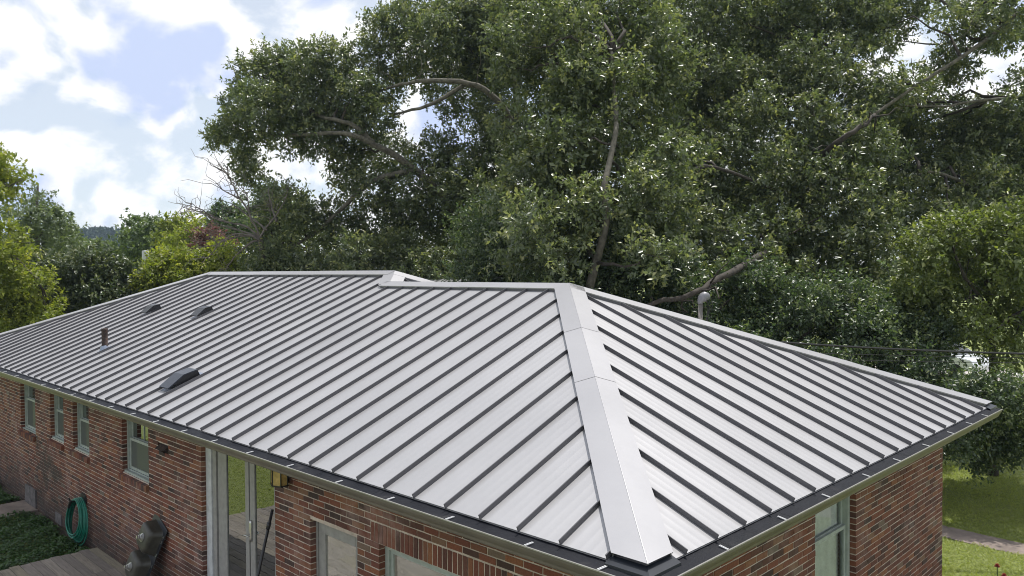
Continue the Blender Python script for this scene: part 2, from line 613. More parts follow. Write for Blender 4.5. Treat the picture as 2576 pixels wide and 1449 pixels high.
lawn = MB()
G = [-495, -300, -60, -30, -10, 10, 40, 100, 300, 495]
for i in range(len(G) - 1):
    for j in range(len(G) - 1):
        lawn.quad((G[i], G[j], 0), (G[i + 1], G[j], 0), (G[i + 1], G[j + 1], 0), (G[i], G[j + 1], 0))
tag(lawn.build('lawn', M['lawn']), kind='structure')

path = MB()
npt = 26
pp = []
for i in range(npt):
    t = i / (npt - 1)
    x = -7 + 15 * t
    y = 12.3 - 0.105 * (x + 7) + 0.05 * math.sin(x * 1.3)
    pp.append((x, y))
for i in range(npt - 1):
    (xa, ya), (xb, yb) = pp[i], pp[i + 1]
    path.add([(xa, ya - 0.34, 0.012), (xb, yb - 0.34, 0.012), (xb, yb + 0.34, 0.012), (xa, ya + 0.34, 0.012)], [(0, 1, 2, 3)])
tag(path.build('garden_path', M['concrete']), kind='structure')

slab = MB().box(-16.12, -15.16, -2.6, 0.475, -0.05, 0.045, 0.006)
tag(slab.build('path_slab', M['concrete']), kind='structure')
sheet('soil', [(-21, 0.16), (-11.7, 0.2), (-11.7, 0.48), (-21, 0.48)], 0.006, M['soil'])
sheet('driveway', [(-14, 36.0), (-4.6, 33.1), (14, 29.0), (15, 34), (-4.6, 38.3), (-14, 41.2)], 0.008, M['asphalt'])

# ------------------------------------------------------------------ the brick house
house = thing('brick_house', 'low red brick house with a light grey standing seam metal roof', 'house')
P = 0.40605
A, B = 4.145, 4.601
XR, XL = -8.649, -16.098
S = 0.4037
XV = XR + B - A                                       # where the lower ridge dies into the main hip
roof = MB()


def R3(x, y, dz=0.0):
    return (x, y, dz)


# underlying roof boarding: all facets, a little below the metal
dz = E0 - 0.012
za, zb = dz + S * A, dz + S * B
XM = XR + B
for poly in ([(0, 0, dz), (-A, A, za), (XV, A, za), (XR, B, zb), (XL, B, zb), (XL - B, 0, dz)],
             [(0, 0, dz), (0, 2 * A, dz), (-A, A, za)],
             [(0, 2 * A, dz), (XM, 2 * A, dz), (XV, A, za), (-A, A, za)],
             [(XR, B, zb), (XV, A, za), (XM, 2 * A, dz), (XM, 2 * B, dz)],
             [(XM, 2 * B, dz), (XL - B, 2 * B, dz), (XL, B, zb), (XR, B, zb)],
             [(XL - B, 0, dz), (XL, B, zb), (XL - B, 2 * B, dz)]):
    roof.add(poly, [tuple(range(len(poly)))])
roof = roof.build('roof', M['roof'], house)
SEAM_H, SEAM_T = 0.040, 0.009
COS = 1 / math.sqrt(1 + S * S)


def f_top(e):
    if e > -A:
        return -e
    if e > XV:
        return A
    if e > XR:
        return A + (XV - e)
    if e > XL:
        return B
    return max(0.0, e - (XL - B))


def g_top(e):
    return max(0.0, min(e, 2 * A - e))


def m_top(e):
    return e if e < B else max(0.0, 2 * B - e)


def m_low(e):
    return max(0.0, 2 * A - e)


def place_f(e, w, h=0.0):
    return (e, w - S * COS * h, E0 + S * w + COS * h)


def place_g(e, w, h=0.0):
    return (-w + S * COS * h, e, E0 + S * w + COS * h)


def place_m(e, w, h=0.0):
    return (XM - w + S * COS * h, e, E0 + S * w + COS * h)


RIBS = [0, .14, .17, .20, .38, .41, .44, .60, .63, .66, .82, .85, .88, 1.0]


def panel(e0, e1, top, low, place, kinks):
    es = [e0 + (e1 - e0) * r for r in RIBS]
    hs = [0.0007 if i in (2, 5, 8, 11) else 0.0 for i in range(len(RIBS))]
    for k in kinks:
        if e0 < k < e1:
            es.append(k)
            hs.append(0.0)
    o = sorted(zip(es, hs))
    m = MB()
    vs, fs = [], []
    for e, h in o:
        wl_, wh_ = low(e), max(low(e), top(e))
        d = -0.007 if wl_ == 0 else 0.0
        vs += [place(e, wl_ + (0.006 if d else 0), d), place(e, wl_, h), place(e, wl_, h), place(e, wh_, h)]
    for i in range(len(o) - 1):
        a, b = i * 4, i * 4 + 4
        fs += [(a, b, b + 1, a + 1), (a + 2, b + 2, b + 3, a + 3)]
    m.add(vs, fs)
    return m


def seam(e, top, low, place, cut):
    w0, w1 = low(e), top(e) - cut
    if w1 - w0 < 0.03:
        return None
    m = MB()
    t = SEAM_T / 2
    vs = []
    for w in (w0 - 0.006, w1):
        for (de, h) in ((-t, -0.002), (t, -0.002), (t, SEAM_H), (-t, SEAM_H)):
            vs.append(place(e + de, w, h))
    m.add(vs, [(0, 1, 2, 3), (7, 6, 5, 4), (0, 4, 5, 1), (1, 5, 6, 2), (2, 6, 7, 3), (3, 7, 4, 0)])
    return m


def zero(e):
    return 0.0


seams_f = [-0.319 - P * i for i in range(60) if -0.319 - P * i > XL - B + 0.15]
edges = [-0.001] + seams_f + [XL - B + 0.002]
for e1, e0 in zip(edges[:-1], edges[1:]):
    panel(e0, e1, f_top, zero, place_f, (-A, XV, XR, XL)).build('roof_panel', M['roof'], roof, True)
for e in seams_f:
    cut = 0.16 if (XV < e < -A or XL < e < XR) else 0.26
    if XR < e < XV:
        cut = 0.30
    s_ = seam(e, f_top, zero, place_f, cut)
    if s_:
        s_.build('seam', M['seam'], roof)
seams_g = [0.4317 + P * i for i in range(19)]
edges = [0.001] + seams_g + [2 * A - 0.001]
for e0, e1 in zip(edges[:-1], edges[1:]):
    panel(e0, e1, g_top, zero, place_g, (A,)).build('roof_panel', M['roof'], roof, True)
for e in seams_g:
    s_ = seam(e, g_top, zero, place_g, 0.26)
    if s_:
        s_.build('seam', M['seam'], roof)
ems = [A + 0.002 + 0.42 * i for i in range(12)] + [2 * B - 0.002]
for e0, e1 in zip(ems[:-1], ems[1:]):
    panel(e0, e1, m_top, m_low, place_m, (B, 2 * A)).build('roof_panel', M['roof'], roof)
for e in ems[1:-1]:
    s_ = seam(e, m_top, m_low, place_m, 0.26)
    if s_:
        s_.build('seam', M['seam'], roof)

# ridge and hip caps: two folded wings over the seams, plus the closure strips under their edges
LIFT = 0.047


def cap(p, q, na, nb, w, nseg, name, strips=(True, True), chevron=False, cuts=None):
    """p -> q crest line in plan with height; na, nb: plan directions of the two wings"""
    p, q = np.array(p, float), np.array(q, float)
    na, nb = np.array([*na, 0.]), np.array([*nb, 0.])

    def drop(n, d):
        # fall of the facet for a plan step d along n (hip wings fall by S*d*cos45, ridge wings by S*d)
        return S * d * n[2] if False else S * d * max(abs(n[0]), abs(n[1]))
    cuts = cuts or [i / nseg for i in range(nseg + 1)]
    hip_u = (q - p) / np.linalg.norm((q - p)[:2])
    for i in range(nseg):
        a = p + (q - p) * cuts[i]
        b = p + (q - p) * cuts[i + 1]
        ext = (b - a) / np.linalg.norm(b - a) * 0.03
        if i < nseg - 1:
            b = b + ext
        lift = np.array([0, 0, LIFT + 0.003 * (i % 2 if nseg > 3 else i)])
        m = MB()
        for n in (na, nb):
            ac = a + hip_u * (w if chevron and i == 0 else 0)
            va = [a + lift, ac + lift + n * w - np.array([0, 0, drop(n, w)]), ac + lift + n * w * 0.985 - np.array([0, 0, drop(n, w) + 0.014])]
            vb = [b + lift, b + lift + n * w - np.array([0, 0, drop(n, w)]), b + lift + n * w * 0.985 - np.array([0, 0, drop(n, w) + 0.014])]
            m.add(va + vb, [(0, 1, 4, 3), (1, 2, 5, 4)])
        # small crest bead that catches the light
        c0, c1 = a + lift + np.array([0, 0, -0.002]), b + lift + np.array([0, 0, -0.002])
        m.tube([c0, c1], 0.005, 6)
        m.build(name, M['cap'], roof)
    L = np.linalg.norm(q - p)
    u = (q - p) / L
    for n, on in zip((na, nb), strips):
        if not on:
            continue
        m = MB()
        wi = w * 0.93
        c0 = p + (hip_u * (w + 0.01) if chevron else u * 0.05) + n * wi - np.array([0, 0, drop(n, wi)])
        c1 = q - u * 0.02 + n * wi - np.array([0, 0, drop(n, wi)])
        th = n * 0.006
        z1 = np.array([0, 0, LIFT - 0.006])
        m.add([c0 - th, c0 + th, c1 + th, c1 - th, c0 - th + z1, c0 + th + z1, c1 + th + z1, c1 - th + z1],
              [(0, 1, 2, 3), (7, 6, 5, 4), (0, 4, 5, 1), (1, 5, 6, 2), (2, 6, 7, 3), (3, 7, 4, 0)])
        m.build('closure_strip', M['seam'], roof)  # same darkened metal, shade under the cap edge painted in


q2 = math.sqrt(0.5)
zA, zB = E0 + S * A, E0 + S * B
HW = 0.205
cap((-0.005, 0.005, E0 + S * 0.005), (-A, A, zA), (-q2, -q2), (q2, q2), HW, 3, 'hip_cap', chevron=True, cuts=[0, 0.48, 0.71, 1])
cap((-0.005, 2 * A - 0.005, E0 + S * 0.005), (-A, A, zA), (q2, -q2), (-q2, q2), HW, 3, 'hip_cap', chevron=True)
cap((XV - 0.1, A, zA), (-A, A, zA), (0, -1), (0, 1), 0.17, 2, 'ridge_cap')
cap((XV, A, zA), (XR, B, zB), (-q2, -q2), (q2, q2), HW, 1, 'hip_cap')
cap((XM, 2 * B, E0), (XR, B, zB), (q2, -q2), (-q2, q2), HW, 2, 'hip_cap', chevron=True)
cap((XL, B, zB), (XR, B, zB), (0, -1), (0, 1), 0.17, 3, 'ridge_cap')
cap((XL - B, 0, E0), (XL, B, zB), (q2, -q2), (-q2, q2), HW, 3, 'hip_cap', chevron=True)
# dark folded end pieces below the hip cap at the two right hand corners
for (cx_, cy_, sx, sy) in ((0, 0, -1, 1), (0, 2 * A, -1, -1)):
    ce = MB()
    z0 = E0 - 0.075
    for k, (r0, r1, za_, zb_) in enumerate(((0.03, -0.045, 0.022, -0.012), (-0.045, -0.05, -0.012, -0.045), (-0.05, -0.075, -0.045, -0.05))):
        for axis in (0, 1):
            p0 = (cx_ - sx * -r0 * 0 + (-sx) * (-r0), cy_ + (-sy) * (-r0), E0 + za_)
            p1 = (cx_ + (-sx) * (-r1), cy_ + (-sy) * (-r1), E0 + zb_)
            if axis == 0:
                d0 = (cx_ + sx * 0.31, cy_ + (-sy) * (-r0), E0 + za_)
                d1 = (cx_ + sx * 0.31, cy_ + (-sy) * (-r1), E0 + zb_)
            else:
                d0 = (cx_ + (-sx) * (-r0), cy_ + sy * 0.31, E0 + za_)
                d1 = (cx_ + (-sx) * (-r1), cy_ + sy * 0.31, E0 + zb_)
            ce.quad(p0, d0, d1, p1)
    ce.build('cap_closure', M['navy'], roof)
# roof of the rear wing, seen as a grey sliver above the lower ridge
rw = MB()
zr = E0 + 1.665
rw.add([(-17, 10.6, zr), (-12.1, 10.6, zr), (-10.2, 8.6, zr - 0.8), (-17, 8.6, zr - 0.8), (-10.2, 12.6, zr - 0.8), (-17, 12.6, zr - 0.8)],
       [(0, 3, 2, 1), (1, 2, 4), (0, 1, 4, 5)])
rw.build('rear_roof', M['roof'], roof)

# ---- walls
WF, WR = 0.487, -0.487                                # outer faces
TOPZ = 2.80
BH, BP, BL = 0.0675, 0.212, 0.200
openings_f = [(-16.31, -15.25, 1.54, 2.74), (-14.24, -13.42, 1.645, 2.74), (-12.88, -12.02, 1.645, 2.74),
              (-10.44, -9.36, 1.655, 2.74), (-7.545, -5.57, 0.0, 2.74), (-4.80, -3.90, 0.0, 2.12), (-3.527, -1.35, 0.75, 2.15),
              (-8.99, -8.62, 2.21, 2.345)]
soldier = (-3.66, -1.22, 2.15, 2.355)
openings_r = [(3.626, 4.694, 0.62, 2.76)]


def wall_body(u0, u1, z0, z1, ops, tf):
    ops = [(o[0] - 0.005, o[1] + 0.005, o[2] - 0.003, o[3] + 0.003) for o in ops]
    u0, u1 = u0 + 0.005, u1 - 0.005
    us = sorted({u0, u1, *[o[0] for o in ops], *[o[1] for o in ops]})
    us = [u for u in us if u0 <= u <= u1]
    m = MB()
    for a, b in zip(us[:-1], us[1:]):
        spans = [(z0, z1)]
        for o in ops:
            if o[0] < b - 1e-6 and o[1] > a + 1e-6:
                new = []
                for s0, s1 in spans:
                    if o[2] > s0:
                        new.append((s0, min(s1, o[2])))
                    if o[3] < s1:
                        new.append((max(s0, o[3]), s1))
                spans = new
        for s0, s1 in spans:
            if s1 - s0 > 0.005:
                m.box(a, b, 0.004, 0.22, s0, s1)
    m.v = [tf(*p) for p in m.v]
    return m


def tf_f(u, d, z):
    return (u, WF + d, z)


def tf_r(u, d, z):
    return (WR - d, u, z)


wall = part('wall', house)
wall_body(-20.2, -0.487, -0.1, TOPZ, openings_f, tf_f).build('mortar', M['mortar'], wall)
wall_body(0.71, 7.80, -0.1, TOPZ, openings_r, tf_r).build('mortar', M['mortar'], wall)
back = MB()
back.box(-20.2, -4.6, 8.5, 8.7, 0, TOPZ)
back.box(-4.54, -0.72, 7.58, 7.80, 0, TOPZ)
back.box(-20.2, -20.0, 0.71, 8.5, 0, TOPZ)
back.build('rear_wall', M['brick'], wall)


def lay_bricks(u0, u1, ops, tf, extra):
    """every brick as (u0, u1, z0, z1): running bond, cut at openings, slivers merged into their neighbour"""
    out = []
    c = 0
    while (c + 1) * BH < TOPZ:
        z0 = c * BH + 0.006
        z1 = z0 + 0.0552
        zc = (z0 + z1) / 2
        spans = [(u0, u1)]
        for o in ops + extra:
            if o[2] - 0.012 < zc < o[3] + 0.012:
                pad = 0.012 if o in extra else 0.0
                spans = [q for s0, s1 in spans for q in ((s0, min(s1, o[0] - pad)), (max(s0, o[1] + pad), s1)) if q[1] - q[0] > 0.02]
        for s0, s1 in spans:
            k = math.floor((s0 - u0) / BP)
            cuts = [s0]
            g = u0 + k * BP + (BP / 2 if c % 2 else 0) - BP
            while g < s1:
                if g > s0 + 0.055 and g < s1 - 0.055:
                    cuts.append(g)
                g += BP
            cuts.append(s1 + 0.012)
            for a, b in zip(cuts[:-1], cuts[1:]):
                out.append((a, b - 0.012, z0, z1))
        c += 1
    return out


def brick_into(m, b, tf):
    s0, s1, z0, z1 = b
    j = lambda k=0.0022: random.uniform(-k, k)
    pr = random.uniform(-0.002, 0.003)
    vs = []
    for d in (0.0 - pr, 0.074):
        for z in (z0, z1):
            for u in (s0, s1):
                vs.append(tf(u + j(), d + (j(0.0012) if d < 0.05 else 0), z + j()))
    m.add(vs, [(0, 1, 3, 2), (0, 4, 5, 1), (2, 3, 7, 6), (0, 2, 6, 4), (1, 5, 7, 3)])


bricks = [(b, tf_f) for b in lay_bricks(-20.2, -0.487, openings_f, tf_f, [soldier])]
bricks += [(b, tf_r) for b in lay_bricks(0.487 + 0.11, 7.80, openings_r, tf_r, [])]
x = soldier[0]
while x < soldier[1] - 0.07:                          # upright bricks over the wide window
    bricks.append(((x, x + 0.056, soldier[2] + 0.008, soldier[3] - 0.006), tf_f))
    x += 0.0688


def shown(b, tf):
    s0, s1, z0, z1 = b
    p = np.array(tf((s0 + s1) / 2, 0, (z0 + z1) / 2)) - CAM
    d = p @ FWD
    if d < 0.5:
        return 0
    u, v = 1288 + FD * (p @ RIGHT) / d, 724.5 - FD * (p @ UP) / d
    if not (0 < u < 2576 and v < 1449):
        return 0
    if z1 > E0 - 0.40:                                # mostly behind the gutter
        return 0
    n = np.array([0, -1, 0]) if tf is tf_f else np.array([1, 0, 0])
    return (s1 - s0) * abs(n @ p) / d ** 3


bricks.sort(key=lambda q: -shown(*q))
for b, tf in bricks[:300]:
    m = MB()
    brick_into(m, b, tf)
    m.build('brick', M['brick'], wall)
rest = MB()
for b, tf in bricks[300:]:
    brick_into(rest, b, tf)
tag(rest.build('bricks', M['brick'], wall), kind='stuff')

# ---- windows and doors


def window(tf, u0, u1, z0, z1, depth, name, mats, rail=None, muntin=None, fw=0.045, sill=True, ledge=True):
    w = part(name, house)
    fr = MB()
    for (a, b, c, d) in ((u0, u0 + fw, z0, z1), (u1 - fw, u1, z0, z1), (u0 + fw, u1 - fw, z0, z0 + fw), (u0 + fw, u1 - fw, z1 - fw, z1)):
        fr.box(a, b, depth, depth + 0.09, c, d)
    fr.v = [tf(*p) for p in fr.v]
    fr.build('frame', mats[0], w)
    a, b, c, d = u0 + fw, u1 - fw, z0 + fw, z1 - fw
    sw = 0.04

    def sash(c0, c1, dd, pm):
        s = MB()
        for (p, q, r, t) in ((a, a + sw, c0, c1), (b - sw, b, c0, c1), (a + sw, b - sw, c0, c0 + sw), (a + sw, b - sw, c1 - sw, c1)):
            s.box(p, q, dd, dd + 0.03, r, t)
        s.v = [tf(*p) for p in s.v]
        s.build('sash', mats[0], w)
        if pm is M['clear']:
            g = MB().quad((a + sw, dd + 0.015, c0 + sw), (b - sw, dd + 0.015, c0 + sw), (b - sw, dd + 0.015, c1 - sw), (a + sw, dd + 0.015, c1 - sw))
        else:
            g = MB().box(a + sw, b - sw, dd + 0.012, dd + 0.018, c0 + sw, c1 - sw)
        g.v = [tf(*p) for p in g.v]
        g.build('pane', pm, w)
    if rail:
        sash(c, rail, depth + 0.025, mats[1])
        sash(rail - 0.03, d, depth + 0.058, mats[2])
        if muntin:
            mu = MB()
            for k in range(1, muntin):
                xx = a + sw + (b - a - 2 * sw) * k / muntin
                mu.box(xx - 0.011, xx + 0.011, depth + 0.06, depth + 0.068, rail + 0.01, d - sw)
            mu.v = [tf(*p) for p in mu.v]
            mu.build('muntin', mats[0], w)
    else:
        sash(c, d, depth + 0.025, mats[1])
    if ledge:
        le = MB().box(u0 + 0.002, u1 - 0.002, 0.028, depth - 0.002, z0 - 0.004, z0 + 0.026)
        le.v = [tf(*p) for p in le.v]
        le.build('window_sill', mats[0], w)
    if sill:
        n = int((u1 - u0 + 0.12) / 0.0675)
        for k in range(n):
            uu = u0 - 0.055 + k * 0.0675
            m = MB()
            jj = lambda: random.uniform(-0.003, 0.003)
            vs = [tf(u_ + jj(), dd + jj(), zz + jj()) for dd, zt in ((-0.05, -0.022), (0.062, 0.0)) for zz in (z0 - 0.115, z0 + zt - 0.006) for u_ in (uu, uu + 0.057)]
            m.add(vs, [(0, 1, 3, 2), (0, 4, 5, 1), (2, 3, 7, 6), (0, 2, 6, 4), (1, 5, 7, 3)])
            m.build('sill_brick', M['brick'], w)
    return w


gw = (M['greenwhite'], M['screen'], M['uppane'])
for (a, b, c, d) in openings_f[:3]:
    window(tf_f, a, b, c, d, 0.075, 'window', gw, rail=2.20)
a, b, c, d = openings_f[3]
window(tf_f, a, b, c, d, 0.078, 'window', (M['greenwhite'], M['screen'], M['pane']), rail=2.20, muntin=2)
a, b, c, d = openings_f[6]
window(tf_f, a, b, c, d, 0.075, 'window', (M['greenwhite'], M['panewavy']), fw=0.06, sill=True)
a, b, c, d = openings_r[0]
rwn = window(tf_r, a, b, c, d, 0.068, 'window', (M['greenwhite'], M['clear'], M['clear']), rail=2.02, fw=0.06, sill=False)
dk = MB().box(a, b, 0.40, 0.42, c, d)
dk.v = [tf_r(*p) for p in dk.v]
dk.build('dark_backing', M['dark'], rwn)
zz = c + 0.12
while zz < d - 0.08:
    sl = MB()
    sl.add([tf_r(a + 0.06, 0.164, zz), tf_r(b - 0.05, 0.164, zz), tf_r(b - 0.05, 0.180, zz + 0.039), tf_r(a + 0.06, 0.180, zz + 0.039)], [(0, 1, 2, 3)])
    sl.build('blind_slat', M['blind'], rwn)
    zz += 0.043

# glazed double door in the recess
door = part('glass_door', house)
D0, D1 = WF + 0.075, WF + 0.16
tr = MB()
tr.box(-7.54, -7.38, D0 - 0.012, D1, 0.1, 2.74)
tr.build('white_trim', M['white'], door)
fr = MB()
fr.box(-7.38, -7.27, D0 + 0.004, D1, 0.1, 2.74)
fr.box(-7.27, -7.255, D0 + 0.05, D1, 0.1, 2.74)
fr.box(-5.66, -5.57, D0, D1, 0.1, 2.74)
fr.box(-7.255, -5.66, D0, D1, 2.66, 2.74)
fr.box(-7.255, -5.66, D0, D1, 0.08, 0.14)
fr.build('frame', M['greytrim'], door)
for (x0, x1) in ((-7.25, -6.40), (-6.372, -5.665)):
    lf = MB()
    sw0, sw1 = (0.24, 0.095) if x0 < -7 else (0.12, 0.10)
    lf.box(x0, x0 + sw0, D0 + 0.02, D0 + 0.06, 0.145, 2.655)
    lf.box(x1 - sw1, x1, D0 + 0.02, D0 + 0.06, 0.145, 2.655)
    lf.box(x0 + sw0, x1 - sw1, D0 + 0.02, D0 + 0.06, 0.145, 0.36)
    lf.box(x0 + sw0, x1 - sw1, D0 + 0.02, D0 + 0.06, 2.55, 2.655)
    lf.build('door_leaf', M['greytrim'], door, bevel=0.004)
    MB().box(x0 + sw0, x1 - sw1, D0 + 0.036, D0 + 0.044, 0.36, 2.55).build('pane', M['pane'], door)
MB().box(-6.397, -6.375, D0 + 0.03, D0 + 0.05, 0.145, 2.655).build('astragal', M['navy'], door)
hd = MB()
hx, hz = -6.33, 1.62
hd.tube([(hx, D0 + 0.014, hz - 0.13), (hx, D0 + 0.008, hz - 0.1), (hx, D0 + 0.008, hz + 0.1), (hx, D0 + 0.014, hz + 0.13)], [0.018, 0.022, 0.022, 0.018], 10)
hd.tube([(hx, D0 + 0.01, hz - 0.06), (hx, D0 - 0.04, hz - 0.06), (hx - 0.05, D0 - 0.05, hz - 0.055), (hx - 0.1, D0 - 0.045, hz - 0.07)], [0.011, 0.010, 0.010, 0.008], 8)
hd.build('door_handle', M['steel'], door, True)

# second, single glazed door to the right
d2 = part('storm_door', house)
a, b, c, d = openings_f[5]
fr = MB()
for (p, q, r, t) in ((a, a + 0.035, 0.1, d), (b - 0.035, b, 0.1, d), (a + 0.035, b - 0.035, d - 0.035, d)):
    fr.box(p, q, WF + 0.072, WF + 0.17, r, t)
fr.build('frame', M['greytrim'], d2)
lf = MB()
y0, y1 = WF + 0.082, WF + 0.125
for (p, q, r, t) in ((a + 0.04, a + 0.17, 0.14, d - 0.04), (b - 0.15, b - 0.04, 0.14, d - 0.04), (a + 0.17, b - 0.15, d - 0.15, d - 0.04), (a + 0.17, b - 0.15, 0.14, 0.42)):
    lf.box(p, q, y0, y1, r, t)
lf.build('door_leaf', M['greytrim'], d2, bevel=0.004)
MB().box(a + 0.17, b - 0.15, y0 + 0.018, y0 + 0.026, 0.42, d - 0.15).build('pane', M['panewavy'], d2)
# the dark hooded dryer outlet set in the wall, the crawl space hatch
vt = part('wall_vent', house)
MB().box(-8.99, -8.62, WF + 0.03, WF + 0.10, 2.21, 2.345).build('vent_box', M['black'], vt)
h_ = MB()
h_.add([(-8.95, WF + 0.03, 2.335), (-8.66, WF + 0.03, 2.335), (-8.66, WF - 0.07, 2.27), (-8.95, WF - 0.07, 2.27), (-8.66, WF + 0.03, 2.24), (-8.95, WF + 0.03, 2.24)],
       [(0, 1, 2, 3), (1, 4, 2), (0, 3, 5), (3, 2, 4, 5)])
h_.build('vent_hood', M['rust'], vt)
ht = part('crawl_hatch', house)
MB().box(-16.0, -15.25, WF - 0.03, WF + 0.01, 0.05, 0.42, 0.004).build('hatch_board', M['stone'], ht)
MB().box(-13.98, -13.62, WF - 0.02, WF + 0.01, 0.06, 0.26, 0.004).build('foundation_vent', M['stone'], ht)

# ---- eaves: fascia, soffit, gutter, mesh guard, clips
EX, EY = XL - B, 2 * A
ev = MB()
ev.box(EX, 0.0, 0.0, 0.022, E0 - 0.17, E0 - 0.03)
ev.box(-0.022, 0.0, 0.022, EY, E0 - 0.17, E0 - 0.03)
ev.build('fascia', M['gutter'], house)
so = MB()
so.box(EX, -0.022, 0.022, 0.72, E0 - 0.168, E0 - 0.15)
so.box(-0.72, -0.022, 0.72, EY, E0 - 0.168, E0 - 0.15)
so.box(EX, -4.0, 8.4, 9.2, E0 - 0.168, E0 - 0.15)
so.box(-4.0, -0.72, 7.5, EY, E0 - 0.168, E0 - 0.15)
so.build('soffit', M['soffit'], house)
gut = part('gutter', house)
# profile (out, z): ogee fronted trough
PROF = [(0.0, -0.035), (0.0, -0.150), (0.070, -0.152), (0.082, -0.140), (0.088, -0.118), (0.108, -0.090), (0.120, -0.066), (0.1205, -0.046), (0.128, -0.046), (0.128, -0.040)]


def gutter_run(prof, name, mat):
    m = MB()
    rings = []
    for (ax, ay, mx, my) in ((EX, 0, 0, -1), (0, 0, 1, -1), (0, EY - 0.02, 1, 0)):
        rings.append([(ax + mx * o, ay + my * o, E0 + z) for o, z in prof])
    n = len(prof)
    for r in range(2):
        for i in range(n - 1):
            m.quad(rings[r][i], rings[r + 1][i], rings[r + 1][i + 1], rings[r][i + 1])
    return m


g = gutter_run(PROF, 'trough', None)
endc = [(o, EY - 0.02, E0 + z) for o, z in PROF]
g.add(endc, [tuple(range(len(endc)))])
g.build('trough', M['gutter'], gut)
gutter_run([(0.117, -0.0455), (0.117, -0.036), (0.129, -0.036), (0.1295, -0.044)], 'lip', None).build('gutter_lip', M['lip'], gut)


def guard(place, e0, e1, warp):
    m = MB()
    n = max(4, int(abs(e1 - e0) / 0.06))
    vs = []
    for i in range(n + 1):
        e = e0 + (e1 - e0) * i / n
        for k in range(5):
            t = k / 4
            wv = 0.0
            if warp(e) > 0:
                wv = warp(e) * math.sin(t * math.pi) * (0.5 + 0.5 * math.sin(e * 5.3 + math.sin(e * 2.1) * 2))
            o = -0.02 + 0.138 * t
            z = -0.014 - 0.024 * t ** 1.2 - 0.008 * math.sin(t * math.pi) + wv * 0.6 + 0.0015 * math.sin(e * 31 + t * 3)
            vs.append(place(e, o, z))
    fs = [(i * 5 + k, i * 5 + k + 1, i * 5 + 5 + k + 1, i * 5 + 5 + k) for i in range(n) for k in range(4)]
    m.add(vs, fs)
    return m


wf = lambda e: 0.03 * max(0.0, 1 - abs(e + 6.6) / 3.4)
e = -0.05
while e > EX + 0.2:
    e2 = max(EX, e - 0.92)
    guard(lambda q, o, z: (q, -o, E0 + z), e2 + 0.004, e, wf).build('gutter_guard', M['guard'], gut, True)
    e = e2
e = -0.05
while e < EY - 0.1:
    e2 = min(EY - 0.03, e + 0.92)
    guard(lambda q, o, z: (o, q, E0 + z), e, e2 - 0.004, lambda q: 0.004 if q > 2 else 0.0).build('gutter_guard', M['guard'], gut, True)
    e = e2
cn = MB()
cn.add([(-0.05, 0.02, E0 - 0.02), (-0.05, -0.118, E0 - 0.034), (0.118, -0.118, E0 - 0.034), (0.118, -0.05, E0 - 0.034), (-0.02, -0.05, E0 - 0.022)], [(0, 1, 2, 3, 4)])
cn.build('gutter_guard', M['guard'], gut)
fx = [-0.297, -0.947, -1.793, -2.556, -3.34, -4.207, -5.04, -5.88, -6.699, -7.566, -8.359, -9.184, -10.0, -10.87, -11.67, -12.46, -13.27, -14.15, -15.0, -15.85, -16.7, -17.5, -18.3]
ry = [0.788, 1.678, 2.503, 3.411, 4.228, 5.136, 6.03, 6.8, 7.523]
for q in fx:
    m = MB()
    t = random.uniform(-0.01, 0.02)
    for k in (-0.009, 0.004):
        m.box(q + k, q + k + 0.006, -0.122, -0.055, E0 - 0.034, E0 - 0.029)
    m.v = [(x + (y + 0.09) * 0.25 + t * 0, y, z + (y + 0.122) * 0.14) for x, y, z in m.v]
    m.build('clip', M['clip'], gut)
for q in ry:
    m = MB()
    for k in (-0.009, 0.004):
        m.box(0.050, 0.122, q + k, q + k + 0.006, E0 - 0.034, E0 - 0.029)
    m.v = [(x, y + (x - 0.09) * -0.1, z + (0.122 - x) * 0.14) for x, y, z in m.v]
    m.build('clip', M['clip'], gut)

# ------------------------------------------------------------------ things on and by the house


